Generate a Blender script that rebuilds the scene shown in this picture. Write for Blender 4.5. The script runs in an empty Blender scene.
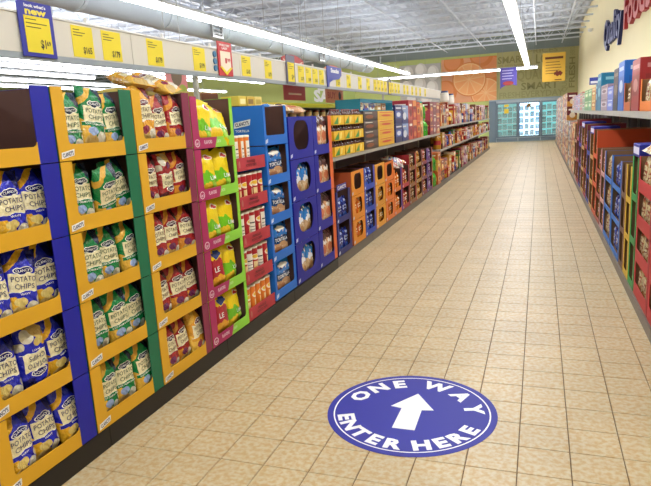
import bpy, bmesh, math, random
from mathutils import Vector, Matrix, noise
R = math.radians
rng = random.Random(11)
scene = bpy.context.scene
COL = scene.collection

# ------------------------------------------------------------------ camera
F_PX, YAW, PITCH, ROLL, CAM_H = 598.23, -0.3478, 0.1999, -0.0556, 1.4062
TILE, JX, JY = 0.2032, -0.310, 15.0902
cy_, sy_, cp_, sp_ = math.cos(YAW), math.sin(YAW), math.cos(PITCH), math.sin(PITCH)
FW = Vector((sy_*cp_, cy_*cp_, -sp_))
RT0 = Vector((cy_, -sy_, 0)); UP0 = RT0.cross(FW)
RT = RT0*math.cos(ROLL) + UP0*math.sin(ROLL)
UP = UP0*math.cos(ROLL) - RT0*math.sin(ROLL)
CAM = Vector((0, 0, CAM_H))
cd = bpy.data.cameras.new('camera'); cam = bpy.data.objects.new('camera', cd); COL.objects.link(cam)
cam.matrix_world = Matrix(((RT.x, UP.x, -FW.x, 0), (RT.y, UP.y, -FW.y, 0), (RT.z, UP.z, -FW.z, CAM_H), (0, 0, 0, 1)))
cd.sensor_fit = 'HORIZONTAL'; cd.sensor_width = 36; cd.lens = F_PX/651*36; cd.clip_end = 200; cd.clip_start = .05
scene.camera = cam

def px_on_x(x, y, X):
    d = FW + RT*((x-325.5)/F_PX) - UP*((y-243)/F_PX)
    return CAM + d*(X/d.x)

# ------------------------------------------------------------------ world, exposure
w = bpy.data.worlds.new('world'); scene.world = w; w.use_nodes = True
w.node_tree.nodes['Background'].inputs[0].default_value = (.9, .95, 1, 1)
w.node_tree.nodes['Background'].inputs[1].default_value = .3
vs = scene.view_settings
scene.display_settings.display_device = 'sRGB'
vs.view_transform = 'Standard'; vs.look = 'None'; vs.gamma = 1; vs.exposure = -0.1; vs.use_curve_mapping = False
LIGHT_W = 10.0     # watts per metre of fluorescent row
TUBE_E = 12.0
UPLIGHT = 1.0       # strength of the upward lamp added to each strip to brighten the ceiling

# ------------------------------------------------------------------ helpers
def lin(c):
    if isinstance(c, str):
        c = tuple(int(c[i:i+2], 16) for i in (0, 2, 4))
    o = []
    for x in c[:3]:
        x = x/255
        o.append(x/12.92 if x <= .04045 else ((x+.055)/1.055)**2.4)
    return (*o, 1)

MATS = {}
def mat(name, col, rough=.5, metal=0, emit=0, var=0, vscale=8, bump=0, bscale=40, trans=0, alpha=1, coat=0):
    if name in MATS: return MATS[name]
    m = bpy.data.materials.new(name); m.use_nodes = True
    nt = m.node_tree; b = nt.nodes['Principled BSDF']
    c = lin(col)
    b.inputs['Base Color'].default_value = c
    b.inputs['Roughness'].default_value = rough; b.inputs['Metallic'].default_value = metal
    b.inputs['Transmission Weight'].default_value = trans; b.inputs['Alpha'].default_value = alpha
    b.inputs['Coat Weight'].default_value = coat
    if emit:
        b.inputs['Emission Color'].default_value = c; b.inputs['Emission Strength'].default_value = emit
    if var or bump:
        tc = nt.nodes.new('ShaderNodeTexCoord')
        n = nt.nodes.new('ShaderNodeTexNoise'); n.inputs['Scale'].default_value = vscale; n.inputs['Detail'].default_value = 4
        nt.links.new(tc.outputs['Object'], n.inputs['Vector'])
        if var:
            mx = nt.nodes.new('ShaderNodeMix'); mx.data_type = 'RGBA'
            mx.inputs['A'].default_value = tuple(x*(1-var) for x in c[:3])+(1,)
            mx.inputs['B'].default_value = tuple(min(1, x*(1+var)) for x in c[:3])+(1,)
            nt.links.new(n.outputs['Fac'], mx.inputs['Factor']); nt.links.new(mx.outputs['Result'], b.inputs['Base Color'])
        if bump:
            n2 = nt.nodes.new('ShaderNodeTexNoise'); n2.inputs['Scale'].default_value = bscale
            nt.links.new(tc.outputs['Object'], n2.inputs['Vector'])
            bp = nt.nodes.new('ShaderNodeBump'); bp.inputs['Strength'].default_value = bump; bp.inputs['Distance'].default_value = .01
            nt.links.new(n2.outputs['Fac'], bp.inputs['Height']); nt.links.new(bp.outputs['Normal'], b.inputs['Normal'])
    MATS[name] = m
    return m

def pmat(name, base, layers, rough=.35, spec=.5, warp=0, bump=0):
    """flat print laid out in the UV square of a face: rects, ellipses, half planes, blotches"""
    if name in MATS: return MATS[name]
    m = bpy.data.materials.new(name); m.use_nodes = True
    nt = m.node_tree; N, L = nt.nodes.new, nt.links.new
    b = nt.nodes['Principled BSDF']; b.inputs['Roughness'].default_value = rough
    b.inputs['Specular IOR Level'].default_value = spec
    tc = N('ShaderNodeTexCoord'); sp = N('ShaderNodeSeparateXYZ'); L(tc.outputs['UV'], sp.inputs[0])
    if warp:
        wn = N('ShaderNodeTexNoise'); wn.inputs['Scale'].default_value = 5.5; wn.inputs['Detail'].default_value = 1; L(tc.outputs['UV'], wn.inputs['Vector'])
        wm = N('ShaderNodeVectorMath'); wm.operation = 'MULTIPLY_ADD'
        L(wn.outputs['Color'], wm.inputs[0]); wm.inputs[1].default_value = (warp, warp, 0); wm.inputs[2].default_value = (-warp/2, -warp/2, 0)
        wa = N('ShaderNodeVectorMath'); L(tc.outputs['UV'], wa.inputs[0]); L(wm.outputs[0], wa.inputs[1]); L(wa.outputs[0], sp.inputs[0])
    if bump:
        bn = N('ShaderNodeTexNoise'); bn.inputs['Scale'].default_value = 11; bn.inputs['Detail'].default_value = 3; L(tc.outputs['UV'], bn.inputs['Vector'])
        bb = N('ShaderNodeBump'); bb.inputs['Strength'].default_value = bump; bb.inputs['Distance'].default_value = .02
        L(bn.outputs['Fac'], bb.inputs['Height']); L(bb.outputs['Normal'], b.inputs['Normal'])
    u, v = sp.outputs[0], sp.outputs[1]
    def M(op, a, b2=None, c=None):
        n = N('ShaderNodeMath'); n.operation = op
        for i, q in enumerate((a, b2, c)):
            if q is None: continue
            if isinstance(q, (int, float)): n.inputs[i].default_value = q
            else: L(q, n.inputs[i])
        return n.outputs[0]
    cur = None
    for ly in layers:
        k = ly[0]
        if k == 'r':
            _, u0, u1, v0, v1, col = ly
            fac = M('MULTIPLY', M('COMPARE', u, (u0+u1)/2, abs(u1-u0)/2), M('COMPARE', v, (v0+v1)/2, abs(v1-v0)/2))
        elif k == 'e':
            _, cx, cyy, rx, ry, col = ly
            a = M('MULTIPLY_ADD', u, 1/rx, -cx/rx); c2 = M('MULTIPLY_ADD', v, 1/ry, -cyy/ry)
            fac = M('LESS_THAN', M('ADD', M('MULTIPLY', a, a), M('MULTIPLY', c2, c2)), 1)
        elif k == 'd':
            _, a, bb, cc, col = ly
            fac = M('GREATER_THAN', M('ADD', M('MULTIPLY', u, a), M('MULTIPLY', v, bb)), cc)
        else:
            _, sc, th, col = ly
            n = N('ShaderNodeTexNoise'); n.inputs['Scale'].default_value = sc; n.inputs['Detail'].default_value = 1
            L(tc.outputs['UV'], n.inputs['Vector'])
            fac = M('GREATER_THAN', n.outputs['Fac'], th)
        mx = N('ShaderNodeMix'); mx.data_type = 'RGBA'
        if cur is None: mx.inputs['A'].default_value = lin(base)
        else: L(cur, mx.inputs['A'])
        mx.inputs['B'].default_value = lin(col)
        L(fac, mx.inputs['Factor']); cur = mx.outputs['Result']
    if cur is None: b.inputs['Base Color'].default_value = lin(base)
    else: L(cur, b.inputs['Base Color'])
    MATS[name] = m
    return m

FULL = [(0, 0), (1, 0), (1, 1), (0, 1)]
class MB:
    def __init__(s): s.v, s.f, s.m, s.uv = [], [], [], []
    def face(s, pts, mi=0, uv=None):
        n = len(s.v); s.v += [tuple(p) for p in pts]; s.f.append(tuple(range(n, n+len(pts)))); s.m.append(mi)
        s.uv.append(uv if uv else [(0.02, 0.02)]*len(pts))
    def box(s, x0, x1, y0, y1, z0, z1, mi=0, front=None, sides=None):
        fr = mi if front is None else front; sd = mi if sides is None else sides
        s.face([(x0, y0, z0), (x1, y0, z0), (x1, y0, z1), (x0, y0, z1)], fr, FULL)
        s.face([(x1, y1, z0), (x0, y1, z0), (x0, y1, z1), (x1, y1, z1)], mi, FULL)
        s.face([(x0, y1, z0), (x0, y0, z0), (x0, y0, z1), (x0, y1, z1)], sd, FULL)
        s.face([(x1, y0, z0), (x1, y1, z0), (x1, y1, z1), (x1, y0, z1)], sd, FULL)
        s.face([(x0, y0, z1), (x1, y0, z1), (x1, y1, z1), (x0, y1, z1)], mi, FULL)
        s.face([(x0, y1, z0), (x1, y1, z0), (x1, y0, z0), (x0, y0, z0)], mi, FULL)
        return s
    def bevbox(s, x0, x1, y0, y1, z0, z1, b=.004, mi=0, front=None, sides=None):
        """box with chamfered edges"""
        fr = mi if front is None else front; sd = mi if sides is None else sides
        X, Y, Z = (x0, x1), (y0, y1), (z0, z1)
        def c(i, j, k, ax):
            p = [X[i], Y[j], Z[k]]; sg = [1, -1]
            for a, q in enumerate((i, j, k)):
                if a != ax: p[a] += b*sg[q]
            return tuple(p)
        q = lambda L, ax, mi, uv=None: s.face([c(*t, ax) for t in L], mi, uv)
        q([(0, 0, 0), (1, 0, 0), (1, 0, 1), (0, 0, 1)], 1, fr, FULL); q([(1, 1, 0), (0, 1, 0), (0, 1, 1), (1, 1, 1)], 1, mi, FULL)
        q([(0, 1, 0), (0, 0, 0), (0, 0, 1), (0, 1, 1)], 0, sd, FULL); q([(1, 0, 0), (1, 1, 0), (1, 1, 1), (1, 0, 1)], 0, sd, FULL)
        q([(0, 0, 1), (1, 0, 1), (1, 1, 1), (0, 1, 1)], 2, mi, FULL); q([(0, 1, 0), (1, 1, 0), (1, 0, 0), (0, 0, 0)], 2, mi, FULL)
        for j in (0, 1):
            for k in (0, 1):
                s.face([c(0, j, k, 1), c(1, j, k, 1), c(1, j, k, 2), c(0, j, k, 2)][::(1 if (j+k) % 2 else -1)], mi)
        for i in (0, 1):
            for k in (0, 1):
                s.face([c(i, 0, k, 0), c(i, 1, k, 0), c(i, 1, k, 2), c(i, 0, k, 2)][::(-1 if (i+k) % 2 else 1)], mi)
        for i in (0, 1):
            for j in (0, 1):
                s.face([c(i, j, 0, 0), c(i, j, 1, 0), c(i, j, 1, 1), c(i, j, 0, 1)][::(1 if (i+j) % 2 else -1)], mi)
        return s
    def poly(s, pts, y0, y1, mi=0):
        """outline in x,z extruded from y0 (front) to y1"""
        n = len(pts)
        s.face([(x, y0, z) for x, z in pts], mi); s.face([(x, y1, z) for x, z in reversed(pts)], mi)
        for i in range(n):
            a, b = pts[i], pts[(i+1) % n]
            s.face([(b[0], y0, b[1]), (a[0], y0, a[1]), (a[0], y1, a[1]), (b[0], y1, b[1])], mi)
        return s
    def ring(s, outer, inner, y0, y1, mi=0):
        n = len(outer)
        for i in range(n):
            a, b, c, d = outer[i], outer[(i+1) % n], inner[(i+1) % n], inner[i]
            s.face([(p[0], y0, p[1]) for p in (a, b, c, d)], mi); s.face([(p[0], y1, p[1]) for p in (d, c, b, a)], mi)
            s.face([(d[0], y0, d[1]), (c[0], y0, c[1]), (c[0], y1, c[1]), (d[0], y1, d[1])], mi)
            s.face([(b[0], y0, b[1]), (a[0], y0, a[1]), (a[0], y1, a[1]), (b[0], y1, b[1])], mi)
        return s
    def lathe(s, prof, n=16, cx=0, cy=0, mats=None, mi=0):
        """profile [(r,z)] about a vertical axis, u round from the front"""
        zs = [p[1] for p in prof]; z0, z1 = min(zs), max(zs)
        for i in range(n):
            a0, a1 = 2*math.pi*i/n+math.pi/2, 2*math.pi*(i+1)/n+math.pi/2
            for j in range(len(prof)-1):
                (r0, h0), (r1, h1) = prof[j], prof[j+1]
                P = lambda r, a, h: (cx+r*math.cos(a), cy+r*math.sin(a), h)
                pts = [P(r0, a0, h0), P(r0, a1, h0), P(r1, a1, h1), P(r1, a0, h1)]
                vv = [(h-z0)/max(1e-6, z1-z0) for h in (h0, h0, h1, h1)]
                uu = [i/n, (i+1)/n, (i+1)/n, i/n]
                if r0 < 1e-5: pts, vv, uu = pts[1:], vv[1:], uu[1:]
                elif r1 < 1e-5: pts, vv, uu = pts[:3], vv[:3], uu[:3]
                s.face(pts, mats[j] if mats else mi, list(zip(uu, vv)))
        return s
    def bar(s, a, b, r, n=6, mi=0):
        a, b = Vector(a), Vector(b); d = (b-a).normalized()
        p = d.orthogonal().normalized(); q = d.cross(p)
        ring = lambda o: [o+(p*math.cos(2*math.pi*i/n)+q*math.sin(2*math.pi*i/n))*r for i in range(n)]
        A, B = ring(a), ring(b)
        for i in range(n):
            j = (i+1) % n
            s.face([A[i], A[j], B[j], B[i]], mi)
        s.face(A[::-1], mi); s.face(B, mi)
        return s
    def mesh(s, name, mats, smooth=False):
        me = bpy.data.meshes.new(name)
        me.from_pydata(s.v, [], s.f)
        for m in (mats if isinstance(mats, (list, tuple)) else [mats]): me.materials.append(m)
        me.polygons.foreach_set('material_index', s.m)
        uvl = me.uv_layers.new(name='UVMap')
        flat = [c for f in s.uv for p in f for c in p]
        uvl.data.foreach_set('uv', flat)
        if smooth:
            bm = bmesh.new(); bm.from_mesh(me); bmesh.ops.remove_doubles(bm, verts=bm.verts, dist=1e-5); bm.to_mesh(me); bm.free()
            me.polygons.foreach_set('use_smooth', [True]*len(me.polygons))
        me.update()
        return me

def rect(x0, x1, z0, z1): return [(x0, z0), (x1, z0), (x1, z1), (x0, z1)]
def rounded(x0, x1, z0, z1, r, n=5):
    out = []
    for cx, cz, a0 in ((x1-r, z0+r, -90), (x1-r, z1-r, 0), (x0+r, z1-r, 90), (x0+r, z0+r, 180)):
        for i in range(n+1):
            a = R(a0+90*i/n); out.append((cx+r*math.cos(a), cz+r*math.sin(a)))
    return out
def outer_like(inner, x0, x1, z0, z1):
    """points of a rectangle matched to the corners of a rounded loop"""
    n = len(inner)//4; cs = [(x1, z0), (x1, z1), (x0, z1), (x0, z0)]; out = []
    for k in range(4):
        for i in range(n):
            out.append(cs[k])
    return out
def u_shape(W, H, wl, wr, lip, r, ch=0):
    """front of an open-topped case: outline of posts and lip with rounded inner corners"""
    p = [(0, 0), (W, 0), (W, H), (wr, H)]
    for i in range(6):
        a = R(90*i/5); p.append((wr-r+r*math.cos(a), lip+r-r*math.sin(a)))
    for i in range(6):
        a = R(90*i/5); p.append((wl+r-r*math.sin(a), lip+r-r*math.cos(a)))
    return p+[(wl, H), (0, H)]

def obj(name, me, parent=None, loc=None, rot=None):
    o = bpy.data.objects.new(name, me); COL.objects.link(o)
    if parent: o.parent = parent
    if loc is not None: o.location = loc
    if rot is not None: o.rotation_euler = rot
    return o
LABELS = {}
def tag(o, label=None, cat=None, group=None, kind=None):
    if label:
        if LABELS.get(label): print('DUP LABEL', label)
        LABELS[label] = 1; o['label'] = label
    if cat: o['category'] = cat
    if group: o['group'] = group
    if kind: o['kind'] = kind
    return o
def put(kit, name, label, cat, loc, rot=(0, 0, 0), group=None):
    """kit: list of (part name, mesh, index of parent part or None); a first entry named '' is the thing's own mesh"""
    if kit[0][0] == '':
        root = obj(name, kit[0][1]); parts = kit[1:]; base = 1
    else:
        root = obj(name, None); root.empty_display_size = .05; parts = kit; base = 0
    root.location = loc; root.rotation_euler = rot
    tag(root, label, cat, group)
    made = [root]*base
    for k in parts:
        made.append(obj(k[0], k[1], root if k[2] is None else made[k[2]]))
    return root
def struct(name, me, label=None):
    o = obj(name, me); o['kind'] = 'structure'
    if label: o['label'] = label
    return o

TXT = {}
def text(s, bold=.0, spacing=1.0):
    """2D outline mesh of a string, centred, cap height 1: (verts, faces, width)"""
    key = (s, bold, spacing)
    if key in TXT: return TXT[key]
    cu = bpy.data.curves.new('t', 'FONT'); cu.body = s; cu.size = 1; cu.offset = bold; cu.resolution_u = 2
    cu.space_character = spacing; cu.align_x = 'CENTER'
    o = bpy.data.objects.new('t', cu); COL.objects.link(o)
    dg = bpy.context.evaluated_depsgraph_get(); dg.update()
    me = bpy.data.meshes.new_from_object(o.evaluated_get(dg))
    vs_ = [(v.co.x/.7, v.co.y/.7) for v in me.vertices]; fs = [tuple(p.vertices) for p in me.polygons]
    bpy.data.objects.remove(o); bpy.data.curves.remove(cu); bpy.data.meshes.remove(me)
    xs = [p[0] for p in vs_] or [0]
    off = (max(xs)+min(xs))/2
    TXT[key] = ([(x-off, y) for x, y in vs_], fs, max(xs)-min(xs))
    return TXT[key]
def add_text(mb, s, cx, cz, h, width=None, y=0, bold=.02, f=None, mi=0, ang=0, shear=0):
    V, Fc, wd = text(s, bold)
    sx = h if width is None else width/wd
    n = len(mb.v); ca, sa = math.cos(ang), math.sin(ang)
    for x, z in V:
        x, z = x*sx, (z-.5)*h
        x += shear*z
        p = (cx+x*ca-z*sa, cz+x*sa+z*ca)
        mb.v.append(f(*p) if f else (p[0], y, p[1]))
    for q in Fc:
        mb.f.append(tuple(n+i for i in q)); mb.m.append(mi); mb.uv.append([(0, 0)]*len(q))

ORD = ['first', 'second', 'third', 'fourth', 'fifth', 'sixth', 'seventh', 'eighth', 'ninth', 'tenth', 'eleventh', 'twelfth', 'thirteenth',
       'fourteenth', 'fifteenth', 'sixteenth', 'seventeenth', 'eighteenth', 'nineteenth', 'twentieth']
TENS = {20: 'twenty', 30: 'thirty', 40: 'forty', 50: 'fifty', 60: 'sixty'}
def nth(i):
    if i < 20: return ORD[i]
    n = i+1; t = n//10*10
    if n % 10 == 0: return {20: 'twentieth', 30: 'thirtieth', 40: 'fortieth', 50: 'fiftieth', 60: 'sixtieth', 70: 'seventieth'}[n]
    return TENS[t]+'-'+ORD[n % 10-1]

LEFT, RIGHT = R(90), R(-90)

# ------------------------------------------------------------------ room
WX0, WX1, WY0, WY1, CEIL = -30.0, 1.62, -6.0, 30.5, 4.9
M_WALLR = mat('cream wall paint', 'f2e6bc', .8, var=.03, vscale=1.5)
M_GREEN = mat('pale green wall paint', 'c6d284', .8, var=.04, vscale=1)
M_OLIVE = mat('olive wall covering', 'b3ad7a', .8, var=.05, vscale=2)
M_OLIVE2 = mat('dark olive lettering', '8f8a58', .8)
M_OLIVE3 = mat('light olive lettering', 'a29c68', .8)
M_DECK = mat('painted steel deck', 'b9c0cc', .6, var=.05, vscale=2)
M_JOIST = mat('painted steel joist', 'c9d0da', .5)
M_WHITE = mat('white paint', 'e8e8e6', .5)
M_GREY = mat('grey metal', '9a9a9a', .4, metal=.6)
M_LGREY = mat('light grey shelf metal', 'b3b1a8', .45, metal=.2, var=.05)
M_DARK = mat('dark grey metal', '33302f', .6)
M_BLACK = mat('black kick plate', '0f0b0d', .45, var=.1)
M_KICK2 = mat('grey brown kick plate', '57504a', .4, var=.1)
M_GROUT = mat('dark tile grout', '6b5334', .8)

def tile_mat():
    m = bpy.data.materials.new('beige floor tile'); m.use_nodes = True; MATS['tile'] = m
    nt = m.node_tree; N, L = nt.nodes.new, nt.links.new; b = nt.nodes['Principled BSDF']
    g = N('ShaderNodeNewGeometry')
    n = N('ShaderNodeTexNoise'); n.inputs['Scale'].default_value = 42; n.inputs['Detail'].default_value = 3
    L(g.outputs['Position'], n.inputs['Vector'])
    cr = N('ShaderNodeValToRGB'); cr.color_ramp.elements[0].position = .38; cr.color_ramp.elements[1].position = .62
    cr.color_ramp.elements[0].color = lin('bfa071'); cr.color_ramp.elements[1].color = lin('c9bb99')
    L(n.outputs['Fac'], cr.inputs[0])
    oi = N('ShaderNodeTexNoise'); oi.inputs['Scale'].default_value = 2.2; L(g.outputs['Position'], oi.inputs['Vector'])
    hs = N('ShaderNodeHueSaturation'); mr = N('ShaderNodeMapRange')
    mr.inputs['From Min'].default_value = .3; mr.inputs['From Max'].default_value = .7; mr.inputs['To Min'].default_value = .9; mr.inputs['To Max'].default_value = 1.06
    L(oi.outputs['Fac'], mr.inputs[0]); L(mr.outputs[0], hs.inputs['Value']); L(cr.outputs[0], hs.inputs['Color'])
    L(hs.outputs['Color'], b.inputs['Base Color'])
    b.inputs['Roughness'].default_value = .42; b.inputs['Specular IOR Level'].default_value = .4
    return m
M_TILE = tile_mat()

def build_floor():
    mb = MB().box(WX0, WX1, WY0, WY1, -.12, -.004)
    fl = struct('floor', mb.mesh('floor', M_GROUT), 'beige square ceramic tiles with dark joints')
    g = .0032/2
    def tmesh():
        t = MB(); b = .0015; h = TILE/2-g
        t.face([(-h+b, -h+b, 0), (h-b, -h+b, 0), (h-b, h-b, 0), (-h+b, h-b, 0)])
        for (ax, ay), (bx, by) in (((-1, -1), (1, -1)), ((1, -1), (1, 1)), ((1, 1), (-1, 1)), ((-1, 1), (-1, -1))):
            t.face([(ax*h, ay*h, -.004), (bx*h, by*h, -.004), (bx*(h-b), by*(h-b), 0), (ax*(h-b), ay*(h-b), 0)])
        return t
    tm = tmesh(); me = tm.mesh('tile', M_TILE)
    x0 = JX*TILE; y0 = JY*TILE-60*TILE
    rest = MB(); n = 0
    cells = []
    for j in range(0, 240):
        for i in range(-80, 12):
            cx, cy = x0+(i+.5)*TILE, y0+(j+.5)*TILE
            if not (WX0 < cx < WX1-.1 and 0.6 < cy < WY1-.1): continue
            aisle = -1.93 < cx < .76
            if not aisle and cy < 24.5: continue
            v = Vector((cx, cy, 0))-CAM; z = v.dot(FW)
            inside = False
            if z > .3:
                X, Y = 325.5+F_PX*v.dot(RT)/z, 243-F_PX*v.dot(UP)/z
                inside = -20 < X < 671 and Y < 506
            if not aisle and not inside: continue
            cells.append((not (inside and aisle), cy, cx))
    cells.sort()
    for out, cy, cx in cells:
        if not out and n < 300:
            obj('tile', me, fl, (cx, cy, 0)); n += 1
        else:
            k = len(rest.v); rest.v += [(x+cx, y+cy, z) for x, y, z in tm.v]
            rest.f += [tuple(q+k for q in f) for f in tm.f]; rest.m += tm.m; rest.uv += tm.uv
    o = obj('tile_field', rest.mesh('tile_field', M_TILE), fl); o['kind'] = 'stuff'
    return fl
build_floor()

def build_shell():
    struct('wall_right', MB().box(WX1, WX1+.2, WY0, WY1+.2, -.12, CEIL+.3).mesh('wall_right', M_WALLR), 'cream painted side wall above the right shelves')
    struct('wall_left', MB().box(WX0-.2, WX0, WY0, WY1+.2, -.12, CEIL+.3).mesh('wall_left', M_GREEN))
    struct('wall_behind', MB().box(WX0-.2, WX1+.2, WY0-.2, WY0, -.12, CEIL+.3).mesh('wall_behind', M_WALLR))
    far = struct('wall_back', MB().box(WX0-.2, WX1+.2, WY1, WY1+.2, -.12, CEIL+.3).mesh('wall_back', M_GREEN), 'green end wall with an olive lettered panel above the freezers')
    # olive panel with tone-on-tone words
    obj('lettered_panel', MB().box(-1.94, WX1-.01, WY1-.015, WY1, 1.8, 4.25).mesh('lettered_panel', M_OLIVE), far)
    Y = WY1-.018
    for s, cx, cz, h, wd, mi, ang in (('SMART', -.02, 2.52, .32, 1.65, 0, 0), ('FRESH', -1.35, 2.16, .26, .95, 1, 0), ('EVERYDAY', .1, 2.16, .28, 1.85, 1, 0),
                                      ('QUALITY', -.1, 3.02, .42, 1.9, 1, 0), ('SMART', -1.25, 3.78, .3, 1.3, 0, 0), ('EVERYDAY', -1.1, 3.45, .22, 1.5, 1, 0),
                                      ('LOW', .3, 3.72, .4, 1.0, 0, 0), ('FRESH', 1.36, 3.0, .24, 1.35, 0, math.pi/2), ('QUALITY', 1.05, 2.75, .22, 1.2, 1, math.pi/2),
                                      ('PRICES', .1, 4.08, .2, 1.3, 1, 0), ('EVERYDAY', 1.36, 4.0, .2, .5, 1, math.pi/2)):
        mb = MB(); add_text(mb, s, cx, cz, h, wd, Y, .02, ang=ang)
        obj('wall_word', mb.mesh('wall_word', [M_OLIVE2, M_OLIVE3][mi]), far)
    # corrugated deck
    mb = MB(); x = WX0; p = .3; d = .06
    while x < WX1:
        xs = [x, x+.09, x+.15, x+.24, x+p]; zs = [CEIL, CEIL, CEIL+d, CEIL+d, CEIL]
        for a in range(4):
            mb.face([(xs[a], WY0, zs[a]), (xs[a], WY1, zs[a]), (xs[a+1], WY1, zs[a+1]), (xs[a+1], WY0, zs[a+1])])
        x += p
    ce = struct('ceiling', mb.mesh('ceiling', M_DECK), 'corrugated grey steel roof deck on open web joists')
    obj('deck_top', MB().box(WX0, WX1, WY0, WY1, CEIL+.08, CEIL+.2).mesh('deck_top', M_DECK), ce)
    jb = MB(); z1, z0 = CEIL-.02, CEIL-.52
    jb.box(WX0, WX1, -.05, .05, z1-.05, z1); jb.box(WX0, WX1, -.045, .045, z0, z0+.05)
    x = WX0; k = 0
    while x < WX1-.35:
        a, b = ((x, 0, z0+.03), (x+.36, 0, z1-.03)) if k % 2 == 0 else ((x, 0, z1-.03), (x+.36, 0, z0+.03))
        jb.bar(a, b, .014, 4); x += .36; k += 1
    jm = jb.mesh('roof_joist', M_JOIST)
    for i in range(21): obj('roof_joist', jm, ce, (0, 29.3-1.65*i, 0))
    cm = {}
    for X, z in ((-2.45, CEIL-.58), (-.2, CEIL-.58), (.9, CEIL-.58), (-4.2, CEIL-.58), (-8.5, CEIL-.58)):
        obj('conduit', MB().bar((X, WY0, z), (X, WY1, z), .022, 6).mesh('conduit', M_JOIST), ce)
    g = MB().box(-9.1, -8.95, WY0, WY1, CEIL-.85, CEIL-.8).box(-9.1, -8.95, WY0, WY1, CEIL-.1, CEIL-.05)
    y = WY0; k = 0
    while y < WY1-.7:
        a, b = ((-9.02, y, CEIL-.82), (-9.02, y+.75, CEIL-.08)); 
        if k % 2: a, b = (a[0], a[1], b[2]), (b[0], b[1], a[2])
        g.bar(a, b, .03, 4); y += .75; k += 1
    obj('end_beam', MB().box(WX0, WX1, WY1-.35, WY1-.2, CEIL-.78, CEIL-.72).box(WX0, WX1, WY1-.29, WY1-.26, CEIL-.72, CEIL-.06).mesh('end_beam', mat('end beam steel', '7f8a86', .6)), ce)
    obj('roof_girder', g.mesh('roof_girder', M_JOIST), ce)
build_shell()

# ------------------------------------------------------------------ fluorescent rows
M_TUBE = mat('lit fluorescent tube', 'fbfdff', .4, emit=TUBE_E)
def light_row(label, x0, y0, x1, y1, z=3.2):
    L = math.hypot(x1-x0, y1-y0); ang = math.atan2(y1-y0, x1-x0)
    ho = MB().poly([(-.06, .05), (-.11, .0), (-.1, -.01), (.1, -.01), (.11, 0), (.06, .05)], 0, L)
    seg = int(L/2.44)+1
    tu = []
    for i in range(seg):
        a, b = L*i/seg+.03, L*(i+1)/seg-.03
        for s in (-.045, .045): tu.append(('tube', MB().bar((s, a, -.045), (s, b, -.045), .032, 8).mesh('tube', M_TUBE), None))
    kit = [('housing', ho.mesh('housing', M_WHITE), None)]+tu
    for i in range(seg+1):
        y = min(max(L*i/seg, .2), L-.2)
        kit.append(('hanger', MB().bar((0, y, .05), (0, y, CEIL-.5-z), .006, 4).mesh('hanger', M_GREY), None))
    o = put(kit, 'fluorescent_light', label, 'ceiling light', (x0, y0, z), (0, 0, ang-math.pi/2), 'fluorescent light rows')
    ld = bpy.data.lights.new('fluorescent_glow', 'AREA'); ld.shape = 'RECTANGLE'; ld.size = .2; ld.size_y = L
    ld.energy = LIGHT_W*L; ld.color = (.97, .98, 1.0)
    lo = bpy.data.objects.new('fluorescent_glow', ld); COL.objects.link(lo); lo.parent = o; lo.location = (0, L/2, -.085)
    lu = ld.copy(); lu.energy = LIGHT_W*L*UPLIGHT       # extra upward lamp added to brighten the ceiling; the housing top is closed
    l2 = bpy.data.objects.new('added_ceiling_uplight', lu); COL.objects.link(l2); l2.parent = o; l2.location = (0, L/2, .06); l2.rotation_euler = (math.pi, 0, 0)
    return o
light_row('long fluorescent row running down the middle of the aisle to the freezers', -.5, -5, -.5, 26.4)
light_row('long fluorescent row above the left gondola beside the round white duct', -5.18, -5, -5.18, 25.5)
light_row('fluorescent row running crosswise in front of the orange slice mural', -7.2, 27.6, -.1, 27.6)
light_row('far fluorescent row seen low under the price rail at the left edge', -13.4, -4, -13.4, 16.2)
light_row('shorter far fluorescent row seen under the price rail above the chip cases', -12.1, -2, -12.1, 20.5)
light_row('far fluorescent row seen under the rail beside the red arrow tag', -10.2, 0, -10.2, 27)
light_row('added fluorescent row crossing behind the yellow price tags over the chip cases', -11.1, 0, -11.1, 24)  # row added for more bright streaks and to brighten the green wall
light_row('added very distant fluorescent row behind the pink fruit card', -16.8, 8, -16.8, 28)  # another added row, more streaks and fill light for the left part
light_row('distant fluorescent row just above the tops of the maroon and magenta stacks', -15.1, 6, -15.1, 28)
light_row('most distant fluorescent row, low above the chip case tops', -20, 10, -20, 28)

# ------------------------------------------------------------------ round duct
def build_duct():
    X, z, r = -5.95, 3.3, .24
    b = MB().bar((0, 2, 0), (0, 22, 0), r, 20)
    kit = [('duct_body', b.mesh('duct_body', mat('white duct', 'bcc6d0', .4), True), None)]
    for y in range(3, 22, 2): kit.append(('seam_ring', MB().bar((0, y-.03, 0), (0, y+.03, 0), r+.018, 20).mesh('seam_ring', MATS['white duct']), None))
    for y in (10.4, 16.2):
        v = MB().ring(outer_like(rounded(-.16, .16, -.16, .16, .02), -.2, .2, -.2, .2), rounded(-.16, .16, -.16, .16, .02), -.04, .0)
        for i in range(5): v.box(-.16, .16, -.03, -.02, -.13+.06*i, -.11+.06*i)
        m = v.mesh('vent', M_GREY)
        m.transform(Matrix.Translation((r+.01, y, -.06)) @ Matrix.Rotation(R(90), 4, 'Z'))
        kit.append(('vent', m, None))
    put(kit, 'air_duct', 'long round white air duct hanging beside the left fluorescent row', 'duct', (X, 0, z))
build_duct()

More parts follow.
